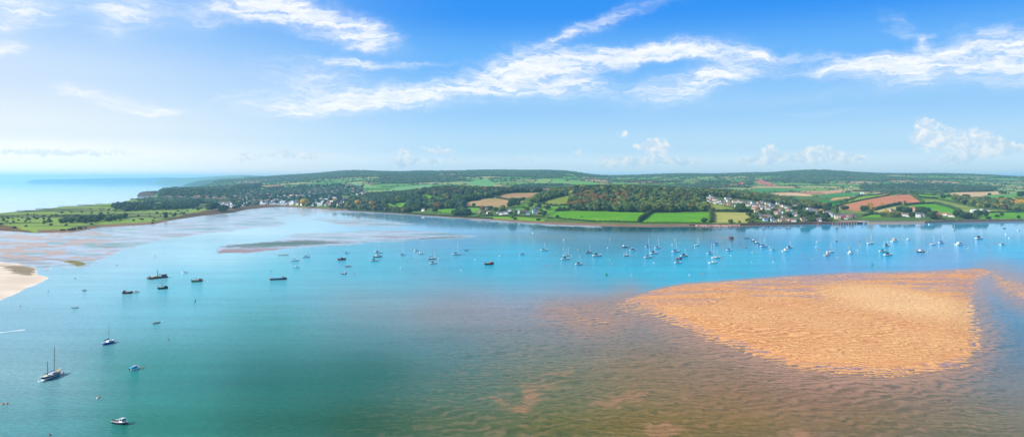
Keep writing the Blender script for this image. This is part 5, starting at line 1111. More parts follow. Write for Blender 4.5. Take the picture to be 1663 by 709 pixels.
for i, x in enumerate(np.arange(1504, 1730, 12.3)):
    X, Y = at(x, float(np.interp(x, [1502, 1550, 1663, 1900], [361.8, 360.6, 358.8, 356.5])), 0)
    b = MB(); b.box(-2.2, 2.2, -2.5, 1.0, -1.5, 4.6, .3, .3); b.box(-2.4, 2.4, -2.6, 1.0, 4.602, 5.3)
    o = b.build('buttress', M_WALL2); o.location = (X, Y, 0); tag(o, 'pale sandstone buttress projecting from the eastern sea wall', 'buttress', 'buttresses of the eastern sea wall')
# gap with blue footbridge
X, Y = at(1403, 363); t = thing('footbridge', 'small pale blue footbridge over the harbour entrance', 'bridge', (X, Y, 0))
b = MB(); b.box(-12, 12, 0, 3, 3.6, 4.1); b.build('deck', M_BL, t)
b = MB(); [b.tube((x_, y_, 4.1), (x_, y_, 5.2), .08) for x_ in np.arange(-11.5, 12, 2.3) for y_ in (.1, 2.9)]; [b.tube((-12, y_, 5.2), (12, y_, 5.2), .08) for y_ in (.1, 2.9)]; b.build('railing', M_W, t)
for x_ in (-8, 0, 8): b = MB(); b.box(x_ - .8, x_ + .8, .3, 2.7, -1.5, 3.6); b.build('pier', M_BL if x_ == 0 else M_DK, t)
for i, (x, col_, lab) in enumerate(((1320.5, 'dark_red_pile', 'slim rusty pile against the village sea wall'), (1328.5, 'rust_orange_pile', 'tall orange rusted pile by the village sea wall'))):
    X, Y = at(x, 365.2); b = MB(); b.tube((X, Y, -2), (X, Y, 6 if i else 4.5), .9 if i else .5, n=8); b.tube((X, Y, 5.4 if i else 4), (X, Y, 6.3 if i else 4.8), 1.1 if i else .7, n=8); tag(b.build('mooring_pile', mat(col_, (190, 96, 62) if i else (140, 70, 56), .9, .2)), lab, 'pile')
X0, Y0 = at(1352, 365); X1, Y1 = at(1391, 364.4)
t = thing('pier', 'timber landing pier on pale posts at the village quay', 'pier', (X0, Y0, 0)); b = MB(); b.add([(0, 0, 3.2), (X1 - X0, Y1 - Y0, 3.2), (X1 - X0, Y1 - Y0 + 5, 3.2), (0, 5, 3.2), (0, 0, 3.7), (X1 - X0, Y1 - Y0, 3.7), (X1 - X0, Y1 - Y0 + 5, 3.7), (0, 5, 3.7)], [(0, 3, 2, 1), (4, 5, 6, 7), (0, 1, 5, 4), (1, 2, 6, 5), (2, 3, 7, 6), (3, 0, 4, 7)]); b.build('deck', M_WOOD, t)
for i in range(10):
    k_ = i / 9; b = MB(); b.tube((k_ * (X1 - X0), k_ * (Y1 - Y0) - .5, -2), (k_ * (X1 - X0), k_ * (Y1 - Y0) - .5, 4.6), .55, n=8); b.build('post', M_WALL2, t)
# rock armour
V0, F0 = ICO1; Vs, Fs = [], []; o_ = 0
for i in range(420):
    x = random.uniform(1131, 1202); X, Y = at(x, random.uniform(366.6, 368.0)); s = random.uniform(.9, 2.2)
    v = V0 * (1 + (rng.random(42) - .5)[:, None] * .5) * s * np.array([1, 1, .7]) + np.array([X, Y, random.uniform(.1, 1.6)]); Vs.append(v); Fs.append(F0 + o_); o_ += 42
me = mesh('rock_armour', np.concatenate(Vs), np.concatenate(Fs), None); mrk = bpy.data.materials.new('pink_rock'); mrk.use_nodes = True; n = NT(mrk.node_tree)
n.l.new(n.mix(n.new('ShaderNodeNewGeometry').outputs['Random Per Island'], rgba((150, 104, 96)), rgba((214, 176, 160))), n.n['Principled BSDF'].inputs['Base Color']); n.n['Principled BSDF'].inputs['Roughness'].default_value = .9
me.materials.append(mrk); tag(obj('rock_armour', me), 'tumbled pinkish boulders heaped against the sea wall below the hay field', 'rocks', kind='stuff')
# harbour mud behind the breakwater
def patch_sheet(poly, name, m, z, d=0):
    P2 = [at(x, y, z) for x, y in poly]; me = bpy.data.meshes.new(name); me.from_pydata([(a, b_, z) for a, b_ in P2], [], [tuple(range(len(P2)))]); me.materials.append(m); me.update()
    return obj(name, me, kind='structure')
M_HM = mat('harbour_mud_surface', (112, 98, 92), .35, .3, .02)
patch_sheet([(1412, 361.9), (1501, 361.0), (1500, 358.3), (1478, 356), (1440, 355.0), (1420, 356.5), (1405, 359.5)], 'harbour_mud', M_HM, 1.6)
patch_sheet([(1462, 358.2), (1478, 357.8), (1480, 358.4), (1466, 358.9)], 'harbour_pool', mat('pool', (150, 170, 190), .08, .02), 1.75)
M_QUAY = mat('quay_concrete', (206, 180, 160), .9, .12, .05)
patch_sheet([(1464, 354.8), (1500, 355.5), (1507, 357.5), (1490, 356.6), (1462, 355.4)], 'quay_apron', M_QUAY, 2.4)
patch_sheet([(1352, 361.5), (1396, 361.0), (1420, 355.2), (1396, 354.8), (1372, 356.5)], 'station_yard', mat('yard_gravel', (172, 142, 130), .95, .15, .03), 3.2)
patch_sheet([(866, 350.6), (880, 352.2), (893, 355.6), (886, 356.0), (874, 353.0), (862, 351.4)], 'slipway', M_QUAY, 5.0)
# groynes and sea front on the far side of the warren
for (x, y, L) in ((75, 338.8, 60), (110, 335.2, 60), (140, 332.7, 60), (168, 331.4, 55), (42, 342, 50)):
    X, Y = at(x, y); b = MB(); b.box(-L / 2, L / 2, -1.2, 1.2, -1, 1.6); o = b.build('groyne', M_DK); o.location = (X, Y, 0); o.rotation_euler.z = .5; tag(o, 'dark timber groyne running into the surf off the warren beach', 'groyne', 'groynes on the outer beach of the warren')
# rocky stacks and headlands at sea
def headland(prof, py_base, depth, name, label, m, seed, rugged=.15):
    """rock mass from a skyline profile [(px, py)], with real depth behind"""
    g = np.random.default_rng(seed); Y = CAMZ * F / (py_base - HY); xs = np.linspace(prof[0][0], prof[-1][0], 60); tops = np.interp(xs, [p[0] for p in prof], [p[1] for p in prof])
    rows = 14; V = []
    for j in range(rows):
        t = j / (rows - 1); yy = Y + depth * t; f_ = math.sin(math.pi * min(1, .08 + t * 1.0)) ** .45 if t < .5 else math.cos((t - .5) * math.pi) ** .7
        for i, x in enumerate(xs):
            X = (x - CX) * Y / F; H = CAMZ - (tops[i] - HY) * Y / F
            z = H * (0 if j == 0 or j == rows - 1 else f_) * (1 + rugged * (g.random() - .5)); V.append((X, yy + (g.random() - .5) * depth * .03, z - 1))
    Fc = [(j * 60 + i, j * 60 + i + 1, (j + 1) * 60 + i + 1, (j + 1) * 60 + i) for j in range(rows - 1) for i in range(59)]
    return tag(obj(name, mesh(name, np.array(V), np.array(Fc), m, True)), label, 'headland') if label else obj(name, mesh(name, np.array(V), np.array(Fc), m, True), kind='structure')
def cliffmat(name, a, b, sc_, thr):
    m = bpy.data.materials.new(name); m.use_nodes = True; n = NT(m.node_tree); g = n.new('ShaderNodeNewGeometry'); s = n.new('ShaderNodeSeparateXYZ'); n.l.new(g.outputs['True Normal'], s.inputs[0])
    f_ = n.m('ADD', s.outputs[2], n.m('MULTIPLY', n.m('SUBTRACT', n.noise(g.outputs['Position'], sc_, 5, .65), .5), .9))
    n.l.new(n.mix(n.ss(f_, thr, thr + .2), rgba(a), rgba(b)), n.n['Principled BSDF'].inputs['Base Color']); n.n['Principled BSDF'].inputs['Roughness'].default_value = .95; return m
headland([(221, 317.5), (224, 311.5), (228, 310.8), (238, 310.2), (245, 310), (248, 311), (250, 314), (251, 317)], 318, 130, 'sea_stack', 'dark flat topped rock at the mouth of the sea front', cliffmat('stack_rock', (92, 70, 58), (50, 62, 38), .02, .75), 5)
headland([(294, 301), (298, 297.5), (306, 294.5), (313, 292), (322, 291.5), (330, 291), (343, 289.5), (350, 291.5), (362, 293), (385, 295), (402, 298)], 301.5, 1500, 'hills', None, cliffmat('far_cliff', (110, 92, 84), (58, 84, 50), .004, .35), 6)
headland([(40, 290.8), (90, 290.2), (130, 289), (165, 288.5), (200, 289.5), (230, 287.6), (262, 289), (300, 289.5), (330, 288), (400, 286), (470, 287)], 296, 4000, 'hills', None, cliffmat('distant_coast', (90, 105, 80), (80, 105, 70), .002, .35), 7, .05)
headland([(250, 289), (290, 288.2), (320, 286.0), (345, 284.6), (365, 284), (395, 285), (430, 286), (480, 286), (520, 288)], 297.5, 3000, 'hills', None, cliffmat('distant_downs', (84, 108, 64), (96, 124, 66), .003, .35), 8, .05)
headland([(1480, 285), (1560, 284.5), (1620, 285.5), (1636, 285), (1650, 286.5), (1680, 287.5), (1760, 288), (1900, 287)], 301, 5000, 'hills', None, cliffmat('distant_east_hill', (60, 88, 54), (60, 88, 54), .003, .35), 9, .04)
# ================================================================ BOATS
def bmat(name, c, rough=.4): return mat('paint_' + name, c, rough, .05, 1.0)
BC = {'white': (250, 250, 248), 'cream': (232, 222, 196), 'navy': (26, 36, 66), 'blue': (34, 84, 168), 'black': (30, 30, 34), 'red': (176, 36, 34), 'maroon': (96, 32, 36), 'green': (24, 122, 92), 'grey': (140, 146, 150), 'brown': (132, 84, 46),
      'teal': (20, 120, 140), 'tan': (196, 160, 116), 'rust': (124, 62, 44), 'orange': (226, 96, 40), 'yellow': (230, 196, 60), 'turq': (60, 170, 200), 'slate': (84, 96, 108), 'silver': (205, 212, 222), 'dark': (48, 48, 54)}
def bm_(k): return bmat(k, BC[k])
GLASS = mat('dark_boat_window', (28, 36, 46), .12, .05); ALU = mat('mast_aluminium', (226, 228, 230), .35, .03); WOODM = mat('varnished_spar', (92, 78, 66), .5, .1); ROPE = mat('rigging_wire', (200, 202, 204), .5, .05); TEAK = mat('teak_deck', (196, 172, 136), .7, .12, 2)
def hull_mesh(L, B, H, col, sheer=.35, transom=.7, bow=1.0, rake=.5, name='hull'):
    ns, V, Fc = 13, [], []
    for i in range(ns):
        t = i / (ns - 1)
        w = (transom + (1 - transom) * math.sin(min(1, t / .42) * math.pi / 2)) if t < .42 else max(.02, math.cos(((t - .42) / .58) ** (1.5 * bow) * math.pi / 2))
        z = H * (1 + sheer * (t - .35) ** 2 * 2); x = -L / 2 + L * t; hb = B / 2 * w; k = rake * H * (t - .5) * 1.4
        for yy, zz, xx in ((hb, z, x), (hb * .93, z * .45, x - k * .35), (hb * .72, -.05, x - k * .8), (0, -.5, x - k * .9), (-hb * .72, -.05, x - k * .8), (-hb * .93, z * .45, x - k * .35), (-hb, z, x)): V.append((xx, yy, zz))
    for i in range(ns - 1):
        for j in range(6): Fc.append((i * 7 + j, i * 7 + j + 1, (i + 1) * 7 + j + 1, (i + 1) * 7 + j))
    me = bpy.data.meshes.new(name)
    Fc.append(tuple(range(6, -1, -1)))
    me.from_pydata(V, [], Fc); me.materials.append(bm_(col)); me.update()
    for p in me.polygons: p.use_smooth = False
    sh = [(V[i * 7], V[i * 7 + 6]) for i in range(ns)]
    return me, sh
def deck_mesh(sh, m, drop=.06, i0=0, i1=None, shrink=1.0):
    i1 = i1 or len(sh); V, Fc = [], []
    for a, b in sh[i0:i1]: V += [(a[0], a[1] * shrink, a[2] - drop), (b[0], b[1] * shrink, b[2] - drop)]
    for i in range(len(V) // 2 - 1): Fc.append((2 * i, 2 * i + 2, 2 * i + 3, 2 * i + 1))
    me = bpy.data.meshes.new('deck'); me.from_pydata(V, [], Fc); me.materials.append(m); me.update(); return me
def rail(sh, m, parent, r=.05, name='toe_rail'):
    b = MB()
    for s in (0, 1):
        for i in range(len(sh) - 1): b.tube(sh[i][s], sh[i + 1][s], r, n=4)
    b.tube(sh[0][0], sh[0][1], r, n=4); return b.build(name, m, parent)
def thick(Y): return max(.08, Y / F * .13)        # spars are a little stout so the thin ones survive at this size
def yacht(t, L, hull='white', acc='navy', mast=None, mx=.08, Y=500, cover=True, mastm=None, hood=True, outb=False, mizzen=None):
    B, H = L * .32, L * .10 + .25; me, sh = hull_mesh(L, B, H, hull, .5, .62); h = obj('hull', me, t)
    obj('deck', deck_mesh(sh, mat('deck_white', (226, 224, 216), .6, .06, 1) if hull != 'brown' else TEAK), t)
    if hull not in ('white', 'cream'): rail(sh, bm_('white'), t, .07)
    else:
        st, s2 = hull_mesh(L * .995, B * 1.012, H * .30, acc, .1, .62, name='waterline_stripe'); obj('waterline_stripe', st, h)
    c = MB(); c.box(-L * .12, L * .24, -B * .27, B * .27, H - .08, H + L * .05 + .1, L * .05, B * .05); cb_ = c.build('cabin', bm_('white'), t)
    for s in (-1, 1):
        g = MB(); g.box(-L * .07, L * .17, s * B * .262 - .04, s * B * .262 + .04, H + L * .012, H + L * .035, L * .01); g.build('window', GLASS, cb_)
    ck = MB(); ck.box(-L * .40, -L * .14, -B * .22, B * .22, H - .04, H + .02); ck.build('cockpit', mat('cockpit_sole', (120, 112, 100), .8, .1), t)
    if hood:
        p = MB(); n_ = 6; prof = [(-L * .16, H + .1)] + [(-L * .16 + L * .13 * k / n_, H + L * .05 + .12 + L * .075 * math.sin(math.pi * (.22 + .72 * k / n_))) for k in range(n_ + 1)] + [(-L * .02, H + .1)]
        p.prism(prof, -B * .30, B * .30); p.build('sprayhood', bm_(acc), t)
    if mast:
        r = thick(Y); mm = mastm or ALU
        m_ = MB(); m_.tube((mx * L, 0, H - .2), (mx * L, 0, mast), r, r * .8, 6); mo = m_.build('mast', mm, t)
        b = MB(); b.tube((mx * L, 0, H + L * .13), (mx * L - L * .40, 0, H + L * .12), r * .8, n=6); b.build('boom', mm, mo)
        if cover:
            b = MB(); b.tube((mx * L - L * .02, 0, H + L * .15), (mx * L - L * .39, 0, H + L * .14), L * .028 + .06, L * .018 + .04, 7); b.build('sail_cover', bm_(acc), mo)
        s_ = MB(); q = r * .28
        s_.tube((mx * L, 0, mast * .985), (L * .49, 0, H * 1.1), q * 1.4, n=4); s_.tube((mx * L, 0, mast * .985), (-L * .49, 0, H), q * .7, n=4)
        for s in (-1, 1): s_.tube((mx * L, 0, mast * .94), (mx * L - .2, s * B * .46, H), q * .7, n=4)
        s_.build('rigging', ROPE, mo)
        x_ = MB(); x_.tube((mx * L, -B * .3, mast * .55), (mx * L, B * .3, mast * .55), r * .5, n=4); x_.build('spreader', mm, mo)
    p = MB()
    for s in (-1, 1): p.tube((L * .49, 0, H * 1.15 + .6), (L * .38, s * B * .2, H + .7), .04, n=4); p.tube((L * .38, s * B * .2, H + .7), (L * .38, s * B * .2, H), .04, n=4)
    p.tube((L * .49, 0, H * 1.15 + .6), (L * .49, 0, H), .04, n=4); p.build('pulpit', ALU, t)
    r_ = MB(); r_.box(-L * .5 - .15, -L * .5 + .05, -.12, .12, -.4, H * .8); r_.build('rudder', bm_('white'), t)
def motor(t, L, hull='white', acc='white', Y=500, pos=.0, wh=.9, outb=True, canopy=None, long=.34):
    B, H = L * .36, L * .11 + .2; me, sh = hull_mesh(L, B, H, hull, .45, .85, 1.3, .8); obj('hull', me, t)
    obj('deck', deck_mesh(sh, bm_('slate') if hull == 'navy' and long < .3 else mat('deck_white', (226, 224, 216), .6, .06, 1)), t)
    if hull != 'white': rail(sh, bm_('white'), t, .07)
    w = MB(); x0, x1 = pos * L - L * long / 2, pos * L + L * long / 2; zt = H + L * .10 + wh * .75
    w.box(x0, x1, -B * .33, B * .33, H - .08, zt - .1, L * .02, B * .04); wo = w.build('wheelhouse', bm_(acc), t)
    r = MB(); r.box(x0 - .12, x1 + .2, -B * .35, B * .35, zt - .1, zt + .02); r.build('roof', bm_('white' if acc != 'white' else 'silver'), wo)
    for s in (-1, 1):
        g = MB(); g.box(x0 + L * .03, x1 - L * .03, s * B * .318 - .03, s * B * .318 + .03, H + (zt - H) * .45, zt - .25, .05); g.build('window', GLASS, wo)
    g = MB(); g.add([(x1 - .005, -B * .28, H + (zt - H) * .45), (x1 - .005, B * .28, H + (zt - H) * .45), (x1 - L * .012, B * .28, zt - .2), (x1 - L * .012, -B * .28, zt - .2), (x1 + .06, -B * .28, H + (zt - H) * .45), (x1 + .06, B * .28, H + (zt - H) * .45), (x1 + .04, B * .28, zt - .2), (x1 + .04, -B * .28, zt - .2)], [(0, 1, 2, 3), (4, 7, 6, 5), (0, 4, 5, 1), (2, 6, 7, 3), (1, 5, 6, 2), (0, 3, 7, 4)]); g.build('windscreen', GLASS, wo)
    f = MB(); f.box(x1 - .02, L * .36, -B * .26, B * .26, H - .05, H + L * .045, L * .03, B * .06); f.build('foredeck_cabin', bm_('navy' if hull == 'navy' and long < .3 else 'white' if hull != 'maroon' else 'cream'), t)
    ck = MB(); ck.box(-L * .46, x0 - .1, -B * .34, B * .34, H - .045, H + .01); ck.build('cockpit', mat('cockpit_sole', (120, 112, 100), .8, .1), t)
    if canopy:
        c = MB(); n_ = 6; prof = [(x0 - L * .3, H)] + [(x0 - L * .3 + L * .62 * k / n_, H + .2 + L * .15 * math.sin(math.pi * (.12 + .78 * k / n_))) for k in range(n_ + 1)] + [(x0 + L * .32, H)]
        c.prism(prof, -B * .40, B * .40); c.build('canopy', bm_(canopy), t)
    if outb:
        b = MB(); b.box(-L * .5 - .5, -L * .5 + .05, -.2, .2, H * .5, H + .45, .08, .05); b.box(-L * .5 - .35, -L * .5 - .12, -.09, .09, -.5, H * .5); b.build('outboard', bm_('black'), t)
    a = MB(); a.tube((x0 + .3, 0, zt), (x0 + .3, 0, zt + 1.3), .05, n=4); a.build('aerial', ALU, wo)
def dinghy(t, L, hull='grey', inner='dark', Y=500, outb=False, cover=None):
    B, H = L * .38, .55; me, sh = hull_mesh(L, B, H, hull, .3, .8); obj('hull', me, t)
    obj('deck', deck_mesh(sh, bm_(inner), .16, shrink=.86), t); rail(sh, bm_('white' if hull in ('navy', 'grey', 'tan') else 'silver'), t, .09, 'gunwale')
    for k in (-.25, .05, .28):
        b = MB(); b.box(k * L - .14, k * L + .14, -B * .40, B * .40, H - .13, H - .07); b.build('thwart', TEAK, t)
    if outb: b = MB(); b.box(-L * .5 - .35, -L * .5 + .1, -.17, .17, H * .6, H + .5, .06, .04); b.box(-L * .5 - .25, -L * .5 - .08, -.07, .07, -.5, H * .6); b.build('outboard', bm_('black'), t)
    if cover:
        c = MB(); c.box(-L * .42, L * .32, -B * .4, B * .4, H - .05, H + .35, L * .06, B * .18); c.build('cover', bm_(cover), t)
def raft(t, L, W, col='dark', top='slate', h=.7):
    b = MB()
    for s in (-1, 1): b.box(-L / 2, L / 2, s * W * .36 - W * .13, s * W * .36 + W * .13, -.4, h)
    b.build('float', bm_(col), t); d = MB(); d.box(-L / 2 - .1, L / 2 + .1, -W / 2, W / 2, h + .003, h + .18); d.build('deck', bm_(top), t)
    for sx in (-1, 1):
        for sy in (-1, 1): b = MB(); b.tube((sx * L * .45, sy * W * .42, h + .18), (sx * L * .45, sy * W * .42, h + .7), .12, n=6); b.build('bollard', bm_('black'), t)
def ketch(t, L, Y):
    B, H = L * .26, L * .08 + .55; me, sh = hull_mesh(L * .92, B, H, 'navy', .8, .45, .9, .9); h = obj('hull', me, t)
    m2, _ = hull_mesh(L * .925, B * 1.02, H * .34, 'white', .1, .45, .9, .2, 'boot_stripe'); obj('boot_stripe', m2, h); m2.transform(mathutils.Matrix.Translation((0, 0, H * .28)))
    obj('deck', deck_mesh(sh, TEAK), t); rail(sh, bm_('white'), t, .09)
    c = MB(); c.box(-L * .10, L * .16, -B * .26, B * .26, H - .1, H + .6, .3, .15); co = c.build('cabin', bm_('silver'), t)
    for s in (-1, 1): g = MB(); g.box(-L * .06, L * .12, s * B * .25 - .04, s * B * .25 + .04, H + .15, H + .4, .1); g.build('window', GLASS, co)
    c = MB(); c.box(-L * .34, -L * .22, -B * .24, B * .24, H - .1, H + .5, .2, .15); c.build('aft_cabin', bm_('cream'), t)
    c = MB(); c.box(-L * .21, -L * .11, -B * .22, B * .22, H - .05, H + .05); c.build('cockpit', mat('cockpit_sole', (120, 112, 100), .8, .1), t)
    for nm, x, top, bl in (('mast', L * .12, 50 * Y / F * .98, L * .34), ('mizzen_mast', -L * .22, 29 * Y / F, L * .2)):
        m_ = MB(); m_.tube((x, 0, H), (x, 0, top), .16, .11, 8); mo = m_.build(nm, WOODM, t)
        b = MB(); b.tube((x, 0, H + 1.3), (x - bl, 0, H + 1.4), .09, n=6); b.build('boom', WOODM, mo)
        s_ = MB(); s_.tube((x, 0, H + 1.6), (x - bl * .96, 0, H + 1.6), .30 if nm == 'mast' else .16, .2, 8); s_.build('sail_cover', bm_('silver'), mo)
        s_ = MB(); s_.tube((x, 0, top * .98), ((L * .46, 0, H + .3) if nm == 'mast' else (-L * .5, 0, H)), .045, n=4)
        for s in (-1, 1): s_.tube((x, 0, top * .95), (x - .3, s * B * .46, H), .03, n=4)
        s_.build('rigging', ROPE, mo); x_ = MB(); x_.tube((x, -B * .32, top * .55), (x, B * .32, top * .55), .05, n=4); x_.build('spreader', WOODM, mo)
    b = MB(); b.tube((L * .40, 0, H + .35), (L * .55, 0, H + .8), .11, .07, 6); b.build('bowsprit', bm_('white'), t)
    b = MB()
    for s in (-1, 1): b.tube((-L * .44, s * B * .22, H), (-L * .53, s * B * .22, H + .9), .07, n=5)
    b.tube((-L * .53, -B * .3, H + .9), (-L * .53, B * .3, H + .9), .07, n=5); b.build('davits', bm_('white'), t)
    dn, s2 = hull_mesh(2.6, 1.2, .4, 'white', name='tender'); dn.transform(mathutils.Matrix.Translation((-L * .56, 0, .5)) @ mathutils.Matrix.Rotation(R(90), 4, 'Z')); obj('tender', dn, t)
    b = MB(); [b.tube((L * .44 * math.cos(a_), 0, 0), (0, 0, .01), .01) for a_ in ()]; 
    b.tube((L * .45, -.5, H + .4), (L * .45, .5, H + .4), .05, n=4)
    for s in (-1, 1): b.tube((L * .45, s * .5, H + 1.0), (L * .30, s * B * .3, H + .8), .045, n=4); b.tube((L * .30, s * B * .3, H + .8), (L * .30, s * B * .3, H), .045, n=4)
    b.build('pulpit', ALU, t)
    b = MB(); b.box(L * .19, L * .26, -.5, .5, H - .05, H + .3, .1, .1); b.build('hatch', bm_('navy'), t)
def fishing(t, L, hull, band, house_c, Y, wpos=.25, mast=3.5, gantry=True, nets='tan'):
    B, H = L * .32, L * .10 + .55; me, sh = hull_mesh(L, B, H, hull, .7, .8, 1.4, .5); obj('hull', me, t); rail(sh, bm_(band), t, .16, 'bulwark')
    obj('deck', deck_mesh(sh, bm_('rust'), .3, shrink=.94), t)
    w = MB(); w.box(wpos * L - L * .11, wpos * L + L * .11, -B * .3, B * .3, H - .3, H + 1.9, .12, .1); wo = w.build('wheelhouse', bm_(house_c), t)
    for s in (-1, 1): g = MB(); g.box(wpos * L - L * .08, wpos * L + L * .08, s * B * .285 - .03, s * B * .285 + .03, H + 1.0, H + 1.5); g.build('window', GLASS, wo)
    r = MB(); r.box(wpos * L - L * .13, wpos * L + L * .13, -B * .33, B * .33, H + 1.9, H + 2.02); r.build('roof', bm_('cream'), wo)
    m_ = MB(); m_.tube((-.02 * L, 0, H - .3), (-.02 * L, 0, H + mast), .14, .08, 6); mo = m_.build('mast', bm_('dark'), t)
    b = MB(); b.tube((-.02 * L, 0, H + .9), (-.30 * L, 0, H + mast * .85), .1, n=5); b.tube((-.30 * L, 0, H + mast * .85), (-.02 * L, 0, H + mast * .97), .04, n=4); b.build('derrick', bm_('dark'), mo)
    if gantry:
        g = MB()
        for s in (-1, 1): g.tube((-L * .45, s * B * .38, H - .2), (-L * .45, s * B * .3, H + 2.2), .12, n=5)
        g.tube((-L * .45, -B * .3, H + 2.2), (-L * .45, B * .3, H + 2.2), .12, n=5); g.build('gantry', bm_('rust'), t)
    rr = random.Random(int(L * 100))
    for k in range(5):
        b = MB(); x, y = rr.uniform(-.38, .05) * L, rr.uniform(-.25, .25) * B; s = rr.uniform(.3, .6); b.box(x - s, x + s, y - s, y + s, H - .29, H - .29 + s * 1.3, .06, .06); b.build('crate', bm_(rr.choice([nets, 'tan', 'dark', 'orange', 'silver'])), t)
def barge(t, L, Y):
    B, H = 6.0, 1.2; b = MB(); b.add([(-L / 2 + .8, -B / 2, -.6), (L / 2 - .8, -B / 2, -.6), (L / 2 - .8, B / 2, -.6), (-L / 2 + .8, B / 2, -.6), (-L / 2, -B / 2, H), (L / 2, -B / 2, H), (L / 2, B / 2, H), (-L / 2, B / 2, H)], [(0, 3, 2, 1), (4, 5, 6, 7), (0, 1, 5, 4), (1, 2, 6, 5), (2, 3, 7, 6), (3, 0, 4, 7)]); b.build('hull', bm_('dark'), t)
    d = MB(); d.box(-L / 2 + .2, L / 2 - .2, -B / 2 + .2, B / 2 - .2, H + .004, H + .1); d.build('deck', mat('barge_deck', (136, 112, 100), .9, .25, 1), t)
    e = MB()
    for s in (-1, 1): e.box(-L / 2, L / 2, s * (B / 2 - .08) - .12, s * (B / 2 - .08) + .12, H + .1, H + .45)
    e.build('bulwark', bm_('rust'), t)
    c = MB(); c.box(L * .26, L * .44, -B * .36, B * .36, H + .1, H + 2.6); co = c.build('cabin', bm_('slate'), t); r = MB(); r.box(L * .24, L * .46, -B * .4, B * .4, H + 2.6, H + 2.75); r.build('roof', bm_('silver'), co)
    for x in (.30, .36, .41): g = MB(); g.box(x * L - .35, x * L + .35, -B * .36 - .04, -B * .36 + .04, H + 1.3, H + 2.0); g.build('window', GLASS, co)
    f = MB()
    for x in (.06, .15, .24): f.box(x * L - .08, x * L + .08, -B * .32, -B * .32 + .16, H + .1, H + 2.5); f.box(x * L - .08, x * L + .08, B * .28, B * .32, H + .1, H + 2.5)
    f.box(.05 * L, .25 * L, -B * .34, B * .34, H + 2.5, H + 2.6); f.build('shelter', bm_('dark'), t)
    m_ = MB(); m_.tube((0, 0, H), (0, 0, H + 6.0), .3, .2, 8); m_.tube((-.02 * L, 0, H + 6), (-.02 * L, 0, H + 9), .16, .08, 6); m_.tube((0, 0, H + 2), (.6, 0, H + 7.6), .1, n=5); m_.build('crane', bm_('dark'), t)
    w = MB(); w.box(-L * .45, -L * .39, -1, 1, H + .1, H + 1.4); w.tube((-L * .42, -1, H + 1.6), (-L * .46, 1, H + 3.0), .14, n=6); w.build('winch', bm_('rust'), t)
    rr = random.Random(5)
    for k in range(9):
        x, y = rr.uniform(-.34, -.02) * L, rr.uniform(-.33, .33) * B; s = rr.uniform(.3, .7); b = MB(); b.box(x - s, x + s, y - s, y + s, H + .1, H + .1 + s * rr.uniform(.7, 1.7), .05, .05); b.build('crate', bm_(rr.choice(['tan', 'orange', 'yellow', 'rust', 'slate', 'silver'])), t)
def trip(t, L, Y):
    B, H = L * .26, 1.35; me, sh = hull_mesh(L, B, H, 'navy', .6, .8, 1.4, .4); h = obj('hull', me, t); m2, _ = hull_mesh(L * .996, B * 1.012, .42, 'orange', .1, .8, 1.4, .1, 'boot_stripe'); obj('boot_stripe', m2, h)
    rail(sh, bm_('blue'), t, .16, 'rubbing_strake'); obj('deck', deck_mesh(sh, bm_('slate'), .35, shrink=.95), t)
    for k in range(9): b = MB(); b.box(-.33 * L + k * .07 * L - .2, -.33 * L + k * .07 * L + .2, -B * .36, B * .36, H - .34, H + .12); b.build('bench', bm_('slate'), t)
    b = MB(); b.box(-L * .49, -L * .33, -B * .36, B * .36, H - .3, H + .6, .15, .1); b.build('stern_cover', bm_('orange'), t)
    w = MB(); w.box(.24 * L, .34 * L, -B * .22, B * .22, H - .3, H + 1.5, .06, .05); wo = w.build('wheelhouse', bm_('yellow'), t); r = MB(); r.box(.22 * L, .36 * L, -B * .27, B * .27, H + 1.5, H + 1.7); r.build('roof', bm_('red'), wo)
    for s in (-1, 1): g = MB(); g.box(.26 * L, .32 * L, s * B * .22 - .04, s * B * .22 + .04, H + .6, H + 1.2); g.build('window', GLASS, wo)
    m_ = MB(); m_.tube((-L * .49, 0, H), (-L * .49, 0, H + 2.3), .08, n=5); m_.build('flagstaff', ALU, t)
def open_row(t, L):
    B, H = L * .13, .6; me, sh = hull_mesh(L, B, H, 'brown', .3, .3, .8); obj('hull', me, t); obj('deck', deck_mesh(sh, bm_('tan'), .12, shrink=.8), t); rail(sh, bm_('cream'), t, .12, 'gunwale')
    b = MB(); b.box(-.5, .6, -.4, .4, .4, 1.1, .1, .1); b.build('engine_box', bm_('dark'), t)
